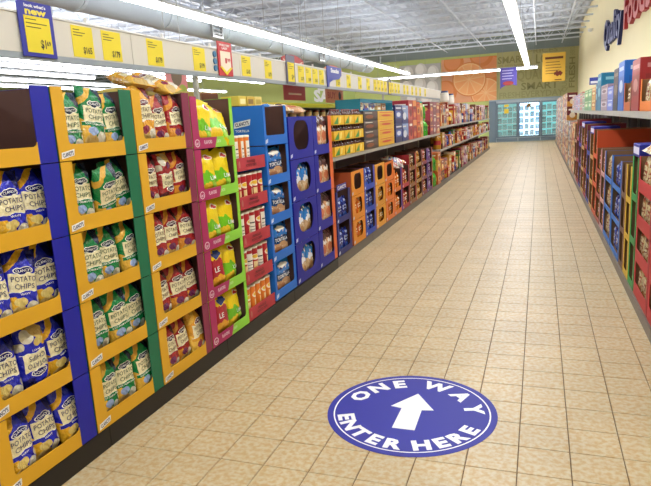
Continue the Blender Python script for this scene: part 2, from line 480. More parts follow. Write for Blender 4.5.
# ------------------------------------------------------------------ murals on the end wall
def build_murals():
    Y = WY1-.03
    def disc(mb, cx, cz, r, y, mi, n=28, a0=0, a1=360, rz=None):
        rz = rz or r
        mb.face([(cx+r*math.cos(R(a0+(a1-a0)*i/n)), y, cz+rz*math.sin(R(a0+(a1-a0)*i/n))) for i in range(n if a1-a0 == 360 else n+1)], mi)
    M = [mat('mural orange flesh', 'eda267', .6), mat('mural peel', 'd9803f', .6), mat('mural pith', 'f0bd86', .6), mat('mural segment', 'efab70', .6), mat('mural peel light', 'e2905a', .6)]
    x0, x1, z0, z1 = -4.55, -1.95, 1.95, 4.02
    kit = [('panel', MB().box(x0, x1, Y, WY1-.002, z0, z1).mesh('panel', mat('mural pink orange', 'e0a27c', .7, var=.15, vscale=1.2)), None)]
    def clip(mb2):
        bm = bmesh.new(); bm.from_mesh(mb2)
        for co, no in (((x0, 0, 0), (-1, 0, 0)), ((x1, 0, 0), (1, 0, 0)), ((0, 0, z0), (0, 0, -1)), ((0, 0, z1), (0, 0, 1))):
            bmesh.ops.bisect_plane(bm, geom=bm.verts[:]+bm.edges[:]+bm.faces[:], plane_co=co, plane_no=no, clear_outer=True)
        bm.to_mesh(mb2); bm.free(); return mb2
    for si, (cx, cz, r, cut) in enumerate(((-2.15, 3.45, .62, 0), (-2.65, 4.1, .55, 0), (-3.95, 3.85, .48, 0), (-2.45, 2.35, .72, 1), (-4.35, 2.5, .55, 0), (-3.22, 3.02, .8, 1))):
        mb = MB(); e = .002; Y = WY1-.03-.008*si
        disc(mb, cx, cz, r, Y-e, 1)
        if cut:
            disc(mb, cx, cz, r*.94, Y-2*e, 2)
            for k in range(10):
                a = 36*k+8
                pts = [(cx+.05*math.cos(R(a+18)), Y-3*e, cz+.05*math.sin(R(a+18)))]
                for q in range(6): pts.append((cx+r*.87*math.cos(R(a+2+6.4*q)), Y-3*e, cz+r*.87*math.sin(R(a+2+6.4*q))))
                mb.face(pts, 0 if k % 2 else 3)
        else:
            disc(mb, cx-.06, cz+.06, r*.8, Y-2*e, 4)
        kit.append(('orange_slice', clip(mb.mesh('orange_slice', M)), None))
    put(kit, 'citrus_mural', 'orange slice mural on the end wall left of the freezers', 'mural', (0, 0, 0))
    x0, x1 = -6.6, -4.58
    kit = [('panel', MB().box(x0, x1, Y, WY1-.002, z0, 3.9).mesh('panel', mat('mural grey', 'b9b6b2', .7, var=.1, vscale=1)), None)]
    for cx, cz in ((-6.2, 3.5), (-5.55, 3.6), (-4.95, 3.45), (-6.25, 2.85), (-5.6, 2.95), (-5.0, 2.75), (-6.0, 2.25), (-5.3, 2.3)):
        mb = MB(); disc(mb, cx, cz, .29, Y-.003, 0, rz=.36); disc(mb, cx-.05, cz+.06, .2, Y-.005, 1, rz=.25)
        kit.append(('egg', mb.mesh('egg', [mat('mural egg', 'd9d4cf', .6), mat('mural egg light', 'ebe8e4', .6)]), None))
    put(kit, 'egg_mural', 'pale grey egg mural on the end wall beside the orange mural', 'mural', (0, 0, 0))
build_murals()

# ------------------------------------------------------------------ freezers
def build_freezers():
    W, H = .985, 1.9
    Mf = mat('freezer aluminium frame', '6f7f8c', .35, metal=.3)
    Mg = mat('freezer glass', 'cfe8ee', .05, alpha=.18)
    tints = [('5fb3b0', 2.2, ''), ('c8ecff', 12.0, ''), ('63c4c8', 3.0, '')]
    names = ['freezer door with teal glow and two yellow notes on its glass', 'brightly lit middle freezer door glowing white blue', 'teal freezer door partly hidden behind the right shelves']
    for i in range(3):
        x0 = -1.925+W*i
        em, st, _ = tints[i]
        cab = MB().box(0, W, 0, .05, 0, .2).box(0, W, .62, .66, 0, H).box(0, .015, .03, .66, 0, H).box(W-.015, W, .03, .66, 0, H).box(0, W, .0, .66, H-.1, H).box(0, W, .03, .62, .15, .2)
        kit = [('cabinet', cab.mesh('cabinet', mat('freezer cabinet', 'a7b4bc', .4)), None)]
        inn = rounded(.075, W-.075, .27, H-.16, .02)
        fr = MB().ring(outer_like(inn, .012, W-.012, .205, H-.1), inn, -.03, .02)
        kit.append(('door_frame', fr.mesh('door_frame', Mf), None))
        kit.append(('glass', MB().box(.075, W-.075, -.008, -.002, .27, H-.16).mesh('glass', Mg), 1))
        kit.append(('handle', MB().bar((W-.05, -.06, .8), (W-.05, -.06, 1.35), .012).bar((W-.05, -.06, .83), (W-.05, -.03, .83), .01).bar((W-.05, -.06, 1.32), (W-.05, -.03, 1.32), .01).mesh('handle', M_GREY), 1))
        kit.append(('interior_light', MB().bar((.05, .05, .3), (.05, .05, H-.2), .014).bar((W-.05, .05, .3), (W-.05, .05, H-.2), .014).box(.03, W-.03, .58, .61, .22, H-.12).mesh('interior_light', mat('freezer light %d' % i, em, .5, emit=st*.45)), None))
        for k in range(5):
            z = .28+.28*k
            kit.append(('shelf', MB().box(.03, W-.03, .08, .58, z, z+.015).mesh('shelf', M_WHITE), None))
        kit.append(('toe_grille', MB().box(.02, W-.02, -.02, 0, .03, .17).mesh('toe_grille', Mf), None))
        if i == 0:
            for z, h in ((1.32, .2), (1.62, .1)):
                kit.append(('note', MB().box(.36, .56, -.012, -.009, z, z+h).mesh('note', mat('yellow note', 'e6c531', .6)), None))
        if i == 1:
            kit.append(('note', MB().box(.38, .56, -.012, -.009, 1.55, 1.72).mesh('note', mat('brown note', '8a6a3a', .6)), None))
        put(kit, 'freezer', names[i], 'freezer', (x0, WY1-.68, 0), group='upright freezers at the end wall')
        cols = [('2f8580', '5aa89f', '1f6660', '468f86'), ('b8e2fa', '8cc8ee', 'd8f0ff', '5aa8dc'), ('3f99a0', '78c0c4', '2e8088', '5cb0b4')][i]  # blue white glow of the middle freezer is put into its box colours
        for k in range(5):
            for q in range(4):
                c = cols[(k*3+q) % 4]
                m = MB().bevbox(-.095, .095, 0, .2, 0, .17+.03*((k+q) % 3), .006)
                m.box(-.07, .07, -.002, 0, .03, .12, 1)
                put([('', m.mesh('frozen_food_box', [mat('frozen '+c, c, .4), mat('frozen label %d' % i, ['5aa8a0', 'bfe4fa', '7cc8c8'][i], .4)]), None)], 'frozen_food_box',
                    'frozen food box, %s on the %s shelf of the %s freezer' % (nth(q), ['bottom', 'second', 'third', 'fourth', 'top'][k], ['yellow noted', 'bright middle', 'right hand'][i]),
                    'food box', (x0+.14+.235*q, WY1-.58, .297+.28*k), group='boxes in the freezers')
    # end panel of the freezer bank
    struct('trim_1', MB().box(-2.25, -1.93, WY1-.7, WY1-.02, 0, 1.9).mesh('trim_1', Mf), 'grey end panel of the freezer bank')
    struct('trim_2', MB().box(-2.25, 1.05, WY1-.72, WY1-.02, 1.905, 1.96).mesh('trim_2', mat('freezer cornice', '93a7b5', .5)), 'grey cornice along the freezer tops')
build_freezers()

# ------------------------------------------------------------------ hanging signs
def hang(kit, x0, x1, z1, y, top=CEIL-.52):
    for x in (x0+.08, x1-.08): kit.append(('wire', MB().bar((x, y, z1), (x, y, top), .004, 4).mesh('wire', M_GREY), None))
def build_signs():
    Y = 24.35
    kit = [('board', MB().bevbox(.07, .86, Y, Y+.02, 2.4, 3.42, .004).mesh('board', mat('yellow sign board', 'ecbd45', .6)), None)]
    t = MB()
    t.box(.16, .78, Y-.003, Y-.001, 3.2, 3.28)
    for k in range(5): t.box(.18, .66+.03*(k % 3), Y-.003, Y-.001, 3.08-.1*k, 3.1-.1*k)
    t.box(.5, .74, Y-.003, Y-.001, 2.44, 2.47)
    kit.append(('print', t.mesh('print', mat('sign dark print', '6b3a20', .6)), None))
    d = MB(); d.face([(.62+.15*math.cos(R(18*i)), Y-.003, 2.68+.11*math.sin(R(18*i))*(.8+.3*math.sin(i*2.3))) for i in range(20)])
    kit.append(('food_picture', d.mesh('food_picture', mat('sign meat brown', '7c2f1f', .6)), None))
    hang(kit, .07, .86, 3.42, Y+.01)
    put(kit, 'hanging_sign', 'yellow hanging sign with brown food picture above the freezers', 'sign', (0, 0, 0), group='hanging aisle signs')
    pts = [(-1.43, 2.24)]+[(-1.43+.6*i/12, 2.3+.09*math.sin(i/12*3.0)-.02+.05*i/12) for i in range(1, 13)]+[(-.83, 3.02), (-1.43, 3.02)]
    kit = [('board', MB().poly(pts, Y, Y+.02).mesh('board', mat('purple sign board', '5a4fb0', .6)), None)]
    t = MB()
    for k in range(4): t.box(-1.36, -.95-.05*(k % 2), Y-.003, Y-.001, 2.9-.1*k, 2.93-.1*k)
    kit.append(('print', t.mesh('print', mat('sign pale print', 'c9c4ee', .6)), None))
    d = MB(); d.face([(-1.14+.2*math.cos(R(18*i)), Y-.003, 2.45+.08*math.sin(R(18*i))) for i in range(20)])
    kit.append(('food_picture', d.mesh('food_picture', mat('sign fruit red', 'a8413f', .6)), None))
    hang(kit, -1.43, -.83, 3.02, Y+.01)
    put(kit, 'hanging_sign', 'purple hanging sign with wavy lower edge beside the orange mural', 'sign', (0, 0, 0), group='hanging aisle signs')
    # wall letters on the right wall
    for s, y0, y1, c, lab in (('Quality', 17.95, 14.3, '20285e', 'navy blue raised wall letters high on the cream right wall'),
                              ('Foods', 13.9, 10.7, 'b02b33', 'red raised wall letters high on the cream right wall')):
        mb = MB(); V, Fc, wd = text(s, .02)
        wdt = y0-y1; n0 = len(V)
        for q in Fc:
            mb.face([((V[i][0]/wd+.5)*wdt, -.07, V[i][1]*.62) for i in q])
        # side walls along boundary edges
        ec = {}
        for q in Fc:
            for a in range(len(q)):
                e = (q[a], q[(a+1) % len(q)]); k = tuple(sorted(e)); ec.setdefault(k, []).append(e)
        for k, l in ec.items():
            if len(l) == 1:
                a, b = l[0]
                P = lambda i, y: ((V[i][0]/wd+.5)*wdt, y, V[i][1]*.62)
                mb.face([P(a, -.07), P(b, -.07), P(b, 0), P(a, 0)], 1)
        face = mat('letter face '+s, {'Quality': '6f76a8', 'Foods': 'cf6a66'}[s], .4); side = mat('letter side '+s, c, .5)
        put([('', mb.mesh('wall_letters', [face, side]), None)], 'wall_letters', lab, 'wall sign', (WX1-.001, y0, 2.9), (0, 0, RIGHT))
    b = MB().lathe([(0, -.08), (.06, -.06), (.08, 0), (.08, .03), (0, .03)], 14)
    put([('', b.mesh('dome_camera', mat('white plastic', 'f2f2f2', .3), True), None)], 'dome_camera', 'small white dome camera high on the cream wall', 'camera', (WX1-.085, 22.5, 3.9))
build_signs()

# ------------------------------------------------------------------ floor sticker
def build_sticker():
    cx, cy, r = -.57, 2.66, .408
    def circ(rad, n=72): return [(rad*math.cos(2*math.pi*i/n), rad*math.sin(2*math.pi*i/n)) for i in range(n)]
    b = MB(); o = circ(r)
    b.face([(x, y, .0016) for x, y in o])
    for i in range(72):
        a, c = o[i], o[(i+1) % 72]
        b.face([(a[0], a[1], 0), (c[0], c[1], 0), (c[0], c[1], .0016), (a[0], a[1], .0016)])
    kit = [('', b.mesh('floor_sticker', mat('sticker blue vinyl', '2a2c98', .6)), None)]
    Mw = mat('sticker white', 'f4f4f6', .4)
    rg = MB(); A, B = circ(.378), circ(.371)
    for i in range(72):
        j = (i+1) % 72
        rg.face([(A[i][0], A[i][1], .0022), (A[j][0], A[j][1], .0022), (B[j][0], B[j][1], .0022), (B[i][0], B[i][1], .0022)])
    kit.append(('white_ring', rg.mesh('white_ring', Mw), None))
    ar = MB()
    ar.face([(x, y, .0022) for x, y in ((0, .191), (-.107, .028), (-.05, .016), (-.053, -.181), (.053, -.181), (.05, .016), (.107, .028))])
    kit.append(('arrow', ar.mesh('arrow', Mw), None))
    def letter(tx, ch, ang, rad, top, h, wd):
        V, Fc, _w = text(ch, .05)
        a = R(ang); n = len(tx.v)
        for x, y in V:
            x, y = x*wd, (y-.5)*h
            if not top: pass
            rr = rad+y if top else rad-y
            # straight letters placed on the circle
            ex = (math.sin(a), -math.cos(a)) if top else (-math.sin(a), math.cos(a))
            ey = (math.cos(a), math.sin(a)) if top else (-math.cos(a), -math.sin(a))
            tx.v.append((rad*math.cos(a)+ex[0]*x+ey[0]*y, rad*math.sin(a)+ex[1]*x+ey[1]*y, .0022))
        for q in Fc:
            tx.f.append(tuple(n+i for i in q)); tx.m.append(0); tx.uv.append([(0, 0)]*len(q))
    for word, angs, top in (('ONE', (160, 135.5, 112.5), True), ('WAY', (74.5, 44, 16), True), ('ENTER', (-155.5, -141, -125.5, -109, -92.5), False), ('HERE', (-70.5, -54, -38, -22.5), False)):
        tx = MB()
        for ch, a in zip(word, angs): letter(tx, ch, a, .303 if top else .316, top, .082 if top else .074, .092 if top else .084)
        kit.append(('word', tx.mesh('word', Mw), None))
    put(kit, 'floor_sticker', 'round blue floor sticker with white arrow and lettering', 'sticker', (cx, cy, .0003))
build_sticker()

# ------------------------------------------------------------------ kits: bags, cans, bottles, cartons
def bag_surface(w, h, t, seed, crumple=1.0):
    """front surface y(x,z) of a filled bag, centred on the origin, front toward -y"""
    so = Vector((seed*7.13, seed*3.7, seed*1.9))
    def prof(u, v):
        e = max(0.0, 1-abs(2*u-1)**4.0)**.6
        d = .5-abs(v-.5)
        g = min(1, max(0, d-.035)/.2); g = math.sin(g*math.pi/2)**.75
        return e*g
    def wr(u, v):
        p = Vector((u*3.0, v*4.5, 0))+so
        a = noise.noise(p)*.55+abs(noise.noise(p*2.1))*.6-.2+noise.noise(p*4.3)*.22
        ends = min(1, abs(2*v-1)**2+.28)
        return a*ends
    def front(u, v):
        return -t/2*prof(u, v)*(1+.08*noise.noise(Vector((u*2, v*2, seed)))) - .02*crumple*wr(u, v)*(prof(u, v)*.8+.2*min(1, min(u, 1-u)*8))
    def back(u, v):
        return t/2*prof(u, v)
    def xz(u, v):
        wf = .93+.07*abs(2*v-1)**2+.012*noise.noise(Vector((v*6, seed, 1.5)))
        sag = .012*crumple*noise.noise(Vector((u*3, seed*2, 7)))*v
        return (u-.5)*w*wf+.01*crumple*math.sin(v*3+seed)*(v-.3), (v-.5)*h+sag
    return front, back, xz
def bag_kit(matl, w, h, t, seed, lines=(), tmats=None, crumple=1.0, nu=16, nv=22):
    fr, bk, xz = bag_surface(w, h, t, seed, crumple)
    b = MB()
    def P(u, v, s):
        x, z = xz(u, v); e = .0 if 0 < u < 1 else 1
        y = fr(u, v) if s else bk(u, v)
        if e: y = (fr(u, v)+bk(u, v))/2
        return (x, y, z)
    for s in (1, 0):
        for i in range(nu):
            for j in range(nv):
                u0, u1, v0, v1 = i/nu, (i+1)/nu, j/nv, (j+1)/nv
                q = [(u0, v0), (u1, v0), (u1, v1), (u0, v1)]
                if not s: q = q[::-1]
                b.face([P(a, c, s) for a, c in q], 0, [(a, c) for a, c in q])
    kit = [('', b.mesh('bag', matl, True), None)]
    if lines:
        tb = MB()
        def f(x, z):
            u, v = x/(w*.95)+.5, z/h+.5
            X, Z = xz(u, v)
            # blend of neighbouring samples keeps the print above the facets
            y = min(fr(u+a/nu*.5, v+c/nv*.5) for a in (-1, 0, 1) for c in (-1, 0, 1))
            return (X, y-.0012, Z)
        for s, v, hh, wd, mi, cu in lines:
            add_text(tb, s, (cu-.5)*w, (v-.5)*h, hh*h, wd*w, f=f, bold=.004, mi=mi)
        kit.append(('lettering', tb.mesh('lettering', tmats), None))
    return kit

def chip_print(name, base, dark, gold, extra):
    L = [('d', -.5, 1, .66, gold), ('d', -.5, 1, .78, base), ('e', .85, .9, .2, .16, dark)]
    L += [('r', 0, 1, 0, .33, base), ('d', -.55, -.9, -.42, gold), ('e', .72, .15, .2, .1, 'd3cdb8'), ('e', .33, .1, .26, .09, 'c9a864'), ('e', .36, .25, .2, .07, extra), ('e', .95, .28, .12, .07, 'c2bba2')]
    L += [('r', .08, .92, .405, .655, 'ece1b6'), ('r', .03, .97, .335, .405, base), ('r', .03, .97, .397, .405, 'f0f0e8'),
          ('e', .5, .70, .3, .055, 'f4f1e4'), ('e', .5, .70, .27, .045, dark)]
    return pmat(name, base, L, .22, .6, .045, .7)
INK = {'blue': mat('ink navy', '20245e', .4), 'green': mat('ink green', '1f4a2c', .4), 'red': mat('ink maroon', '4a1c18', .4), 'white': mat('ink white', 'f2f2ee', .4)}
def chip_lines(sub):
    l = [('POTATO', .58, .072, .72, 0, .5), ('CHIPS', .475, .072, .58, 0, .5), ("CLANCY'S", .70, .038, .44, 1, .5)]
    if sub: l.append((sub, .366, .03, .16+.035*len(sub), 1, .5))
    return l
P_BLUE = chip_print('blue chip bag', '1a24b0', '101566', 'd9a526', 'd8c070')
P_GREEN = chip_print('green chip bag', '0f7a3f', '1b2a44', 'd9a93a', '8fa6cf')
P_RED = chip_print('red chip bag', '9c1f22', '4a1622', 'd98e2a', '6b2a55')
P_GOLD = chip_print('gold chip bag', 'd9992c', '6b2030', 'e8b84a', '8a2b45')
BW, BH, BT = .148, .268, .066
BAGS = {
 'blue': [bag_kit(P_BLUE, BW, BH, BT, s, chip_lines('WAVY'), [INK['blue'], INK['white']]) for s in (1, 2, 3, 4)],
 'green': [bag_kit(P_GREEN, BW, BH, BT, s, chip_lines('SOUR CREAM & ONION'), [INK['green'], INK['white']]) for s in (5, 6, 7, 8)],
 'red': [bag_kit(P_RED, BW, BH, BT, s, chip_lines(''), [INK['red'], INK['white']]) for s in (9, 10, 11, 12)],
 'gold': [bag_kit(P_GOLD, BW*1.05, BH*1.08, BT, s, chip_lines(''), [INK['red'], INK['white']], 1.4) for s in (13, 14)],
}
P_LIME = pmat('lime chip bag', 'f0d018', [('n', 5, .62, 'd9b010'), ('r', 0, 1, .12, .55, '6fc21e'), ('d', .5, 1, .74, 'f2d51e'), ('e', .62, .83, .2, .06, 'f6f0e0'), ('e', .62, .83, .16, .04, 'b8242c'), ('e', .3, .16, .3, .13, 'e8c02a'), ('e', .8, .2, .2, .1, 'a8d84a')], .25, .6, .16, .35)
P_LRED = pmat('red yellow chip bag', 'f0cf1c', [('r', 0, 1, .3, .75, 'a81a2a'), ('d', .6, 1, 1.15, 'e8c41c'), ('e', .5, .85, .26, .08, '27408f'), ('e', .4, .2, .38, .16, 'dc9a24')], .25, .6, .16, .35)
BAGS['lime'] = [bag_kit(P_LIME, .185, .262, .075, s, [('LIM', .36, .09, .34, 0, .66)], [INK['white']], 1.3) for s in (21, 22, 23)]
BAGS['limered'] = [bag_kit(P_LRED, .182, .26, .075, s, [('LE', .5, .12, .28, 0, .42)], [INK['white']], 1.3) for s in (24, 25)]
P_TORT = pmat('tortilla bag', '2573c4', [('n', 4, .6, '12306b'), ('r', 0, 1, 0, .42, 'b98d62'), ('n', 9, .66, 'd9c7a8'), ('e', .3, .2, .2, .14, 'a06a45'), ('e', .7, .18, .22, .13, 'c59a72'), ('r', .06, .96, .42, .62, '17406e'), ('e', .5, .85, .25, .06, 'e9e6d8')], .25, .6, .16, .35)
BAGS['tortilla'] = [bag_kit(P_TORT, .36, .252, .075, s, [('TORTILLA', .52, .1, .62, 0, .5)], [INK['white']], 1.3) for s in (31, 32, 33, 34)]
P_PRETZ = pmat('pretzel bag', '2f7fd0', [('r', 0, 1, 0, .45, 'c9ab84'), ('n', 7, .63, 'efe7d6'), ('e', .45, .5, .3, .09, 'e9eef2'), ('e', .5, .86, .3, .08, '16357c'), ('e', .5, .2, .3, .12, 'b98a5a')], .25, .6, .16, .35)
BAGS['pretzel'] = [bag_kit(P_PRETZ, .178, .295, .066, s, (), None, 1.5) for s in (41, 42, 43)]
P_SNACK = pmat('peach snack bag', 'd9a67c', [('n', 5, .58, 'efe0cf'), ('r', 0, 1, .7, 1, '5a3a3a'), ('e', .4, .4, .3, .15, 'c9744f'), ('e', .7, .2, .2, .1, 'e9d2a8'), ('e', .5, .62, .36, .06, 'f2ece2')], .25, .6, .16, .35)
BAGS['peach'] = [bag_kit(P_SNACK, .172, .295, .066, s, (), None, 1.5) for s in (51, 52, 53)]
def simple_bag(key, base, c2, c3, seeds, w=.172, h=.225, t=.055):
    m = pmat(key+' snack bag', base, [('n', 7, .58, c2), ('r', .15, .85, .44, .62, c3), ('e', .5, .53, .26, .05, base), ('e', .45, .2, .3, .13, c2), ('e', .5, .83, .2, .05, c3)], .26, .6, .12, .3)
    BAGS[key] = [bag_kit(m, w, h, t, s, (), None, 1.3, 10, 14) for s in seeds]
simple_bag('navy', '18267e', '3f62bc', 'aab8dc', (61, 62))
simple_bag('orange', 'd9631c', 'f0a83a', 'f6e6c0', (63, 64))
simple_bag('amber', 'c98a2c', '7a2a1c', 'f0e2b8', (65, 66))
simple_bag('crimson', '9c1a26', 'd9a24a', 'f0e4d8', (67, 68))
simple_bag('cream', 'c9b88e', 'a0703c', '94503a', (69, 70))
simple_bag('emerald', '2c8a3a', 'c9d23a', 'f0f0d8', (71, 72))
simple_bag('violet', '5a3a8a', 'c98ab8', 'efe6f2', (73, 74))
simple_bag('brown', '6a3a24', 'c99a5a', 'efe0c0', (75, 76))
simple_bag('white', 'd2cdc6', 'a83a3c', '4a66a8', (77, 78), .2, .26, .09)

BROWN = mat('bare cardboard', '5a3c34', .8, var=.06)
KRAFT = mat('kraft cardboard', '8f6d4c', .8, var=.06)
def cardboard(c, tint=''):
    return mat('printed cardboard '+c+tint, c, .55, var=.02, vscale=3)
def case_kit(key, W, D, H, lipc, postc, wl=.065, wr=None, lip=.066, r=.018, side=None, logo=None, split=None, window=False, rightpost=.085, inner=None):
    """open fronted cardboard display case, front at y=0, left bottom corner at the origin"""
    side = side or postc; wr = W-rightpost if wr is None else wr
    t = .004; g = .002
    co, ci = cardboard(side), inner or BROWN
    b = MB()
    b.box(g, W-g, t, D, 0, t, 1)
    b.box(g, W-g, D-t, D, 0, H-.004, 0)
    b.box(g+t, W-g-t, D-t-.002, D-t, t, H-.006, 1)
    for x0, x1, xi0, xi1 in ((g, g+t, g+t, g+t+.002), (W-g-t, W-g, W-g-t-.002, W-g-t)):
        b.box(x0, x1, t, D-.001, 0, H-.004, 0); b.box(xi0, xi1, t, D-t, t, H-.006, 1)
    kit = [('tray', b.mesh('tray', [co, ci]), None)]
    H2 = H-.003
    if window:
        inn = rounded(wl, wr, lip, H2-.03, min(r, (wr-wl)/2-.002))
        kit.append(('front_panel', MB().ring(outer_like(inn, g, W-g, 0, H2), inn, 0, t).mesh('front_panel', cardboard(lipc)), None))
    else:
        pts = u_shape(wr+.02, H2, wl, wr, lip, r)
        # left post and lip in one sheet, ending where the right post begins
        p = [(g, 0), (wr, 0), (wr, lip)]
        for i in range(6):
            a = R(90*i/5); p.append((wl+r-r*math.sin(a), lip+r-r*math.cos(a)))
        p += [(wl, H2), (g, H2)]
        if split:
            q = [(g, 0), (split-.03, 0), (split, lip)]+p[3:]
            kit.append(('front_panel', MB().poly(q, 0, t).mesh('front_panel', cardboard(lipc)), None))
            kit.append(('lip', MB().poly([(split-.03, 0), (wr, 0), (wr, lip), (split, lip)], 0, t).mesh('lip', cardboard(postc)), None))
        else:
            kit.append(('front_panel', MB().poly(p, 0, t).mesh('front_panel', cardboard(lipc)), None))
        p = [(wr, 0), (W-g, 0), (W-g, H2), (wr, H2), (wr, lip+r), (wr-.3*r, lip+.3*r), (wr-r, lip), (wr, lip)]
        pp = [(wr, 0), (W-g, 0), (W-g, H2), (wr, H2)]
        kit.append(('corner_post', MB().poly(pp, 0, t).mesh('corner_post', cardboard(postc)), None))
        kit.append(('corner_fillet', MB().poly([(wr, lip), (wr, lip+r), (wr-.35*r, lip+.35*r), (wr-r, lip)], 0, t).mesh('corner_fillet', cardboard(lipc if not split else postc)), None))
    if logo == 'slant':
        lp = len(kit)
        kit.append(('logo_sticker', MB().poly([(.012, .008), (.085, .02), (.088, .046), (.015, .034)], -.0012, 0).mesh('logo_sticker', mat('logo white', 'e9e9ea', .4)), None))
        tb = MB(); add_text(tb, "CLANCY'S", .05, .027, .016, .062, -.0018, .03, ang=.16)
        kit.append(('lettering', tb.mesh('lettering', INK['blue']), lp))
    elif logo == 'oval':
        lp = len(kit)
        cx, cz = .042, .033
        A = [(cx+.026*math.cos(R(15*i)), cz+.022*math.sin(R(15*i))) for i in range(24)]; B = [(cx+.022*math.cos(R(15*i)), cz+.018*math.sin(R(15*i))) for i in range(24)]
        kit.append(('logo_sticker', MB().ring(A, B, -.0012, 0).mesh('logo_sticker', mat('logo pink white', 'f0d8e0', .4)), None))
        for tx_, xx, zz, hh, ww, mm in (("Lay's", cx, cz, .016, .034, MATS['logo pink white']), ('FLAVORS', .16, .036, .02, .09, MATS['logo pink white']), ('LIMON', .285, .036, .018, .05, mat('logo pale green', 'c9e8a8', .4))):
            tb = MB(); add_text(tb, tx_, xx, zz, hh, ww, -.0015, .02); kit.append(('lettering', tb.mesh('lettering', mm), lp))
    elif logo == 'tab':
        kit.append(('logo_sticker', MB().poly([(.012, .012), (.05, .02), (.055, .046), (.018, .038)], -.0012, 0).mesh('logo_sticker', mat('logo pale', 'c9cfe4', .4)), None))
    return kit

TIERS5 = ['bottom', 'fourth from top', 'middle', 'second from top', 'top']
def tiername(k, n):
    if n == 1: return 'only'
    if k == 0: return 'bottom'
    if k == n-1: return 'top'
    return {1: 'second', 2: 'third', 3: 'fourth'}[n-1-k-0] + ' from top' if n-1-k > 0 else 'top'
def tword(k, n):
    d = n-1-k
    return 'top' if d == 0 else 'bottom' if k == 0 else ['', 'second', 'third', 'fourth'][d]+' tier'

def bag_at(kind, i, label, x0, y0, z0, side, u, dep, zc, rx=0, ry=0, rz=0, group=None, cat='snack bag', name='snack_bag'):
    """place a bag in a case whose origin is x0,y0,z0; u along the case, dep behind its front, zc centre height"""
    kit = BAGS[kind][i % len(BAGS[kind])]
    if side == LEFT: loc = (x0-dep, y0+u, z0+zc)
    else: loc = (x0+dep, y0-u, z0+zc)
    o = put(kit, name, label, cat, loc, (0, 0, 0), group)
    o.rotation_euler = (Matrix.Rotation(side, 3, 'Z') @ Matrix.Rotation(rz, 3, 'Z') @ Matrix.Rotation(rx, 3, 'X') @ Matrix.Rotation(ry, 3, 'Y')).to_euler()
    return o

# ------------------------------------------------------------------ left display: gondola base
LX = -1.82
def gondola(label, y0, y1, shelves, back_top, kick, depth=.46, shelf_depth=.42, both=True, name='gondola_shelf'):
    kit = []
    L = y1-y0
    kit.append(('base_deck', MB().box(0, L, .012, depth, .085, .1).box(0, L, depth-.02, depth, 0, .1).mesh('base_deck', M_DARK), None))
    n = max(1, round(L/1.22))
    for i in range(n):
        kit.append(('kick_plate', MB().bevbox(L*i/n+.001, L*(i+1)/n-.001, 0, .012, 0, .1, .002).mesh('kick_plate', kick), None))
    if back_top:
        kit.append(('back_panel', MB().box(0, L, depth-.02, depth, .1, back_top).mesh('back_panel', mat('gondola back', '5c4f50', .7)), None))
        for i in range(n+1):
            x = min(L-.02, max(.02, L*i/n))
            kit.append(('upright', MB().box(x-.015, x+.015, depth-.035, depth-.02, .1, back_top).mesh('upright', M_LGREY), None))
    for z in shelves:
        kit.append(('shelf', MB().box(0, L, .012, shelf_depth, z-.03, z).mesh('shelf', M_LGREY), None))
        kit.append(('price_channel', MB().box(0, L, .0, .012, z-.04, z-.001).mesh('price_channel', M_LGREY), None))
    return kit
put(gondola('', 0.9, 5.37, [], 0, M_BLACK), 'low_gondola', 'low black shelf base under the chip cases on the left', 'shelf base', (LX-.008, .9, 0), (0, 0, LEFT))
put(gondola('', 5.375, 11.95, [1.072], 1.45, M_KICK2), 'gondola_shelf', 'grey shelf unit with yellow bottle carriers on its upper shelf', 'shelf unit', (LX-.008, 5.375, 0), (0, 0, LEFT))
put(gondola('', 11.96, 24.6, [.74, 1.19], 1.6, M_KICK2), 'gondola_shelf', 'far grey shelf unit with two long shelves near the freezers', 'shelf unit', (LX-.008, 11.96, 0), (0, 0, LEFT))

YEL, ABLUE, BGREEN, CMAR = 'd6a11c', '0e149a', '0a6846', '7e2544'
DEP = .38
def column(kits, y0, z0, H, n, name, labeltail, group, cat='display case'):
    out = []
    for k in range(n):
        kit = kits[k] if isinstance(kits, list) and isinstance(kits[0], list) else kits
        out.append(put(kit, name, '%s, %s' % (labeltail, tword(k, n)), cat, (LX, y0, z0+H*k), (0, 0, LEFT), group))
    return out
kA = case_kit('A', .5, DEP, .2985, YEL, ABLUE, logo='slant', rightpost=.095)
kB = case_kit('B', .503, DEP, .2985, YEL, BGREEN, logo='slant')
kC = case_kit('C', .5, DEP, .2985, YEL, CMAR, logo='slant', rightpost=.07)
kD = case_kit('D', .488, DEP, .2945, 'a8205a', '8ccf3c', wl=.07, rightpost=.035, logo='oval', split=.27, lip=.062)
Z0 = .108; HH = .2995
column(kA, 1.43, Z0, HH, 5, 'chip_case', 'yellow case with blue right post in the leftmost stack', 'chip display cases')
column(kB, 1.937, Z0, HH, 5, 'chip_case', 'yellow case with green right post', 'chip display cases')
column(kC, 2.443, Z0, HH, 5, 'chip_case', 'yellow case with maroon right post', 'chip display cases')
column(kD, 2.95, .11, .2955, 5, 'chip_case', 'magenta and lime green chip case', 'chip display cases')
POS3 = ['left', 'middle', 'right']
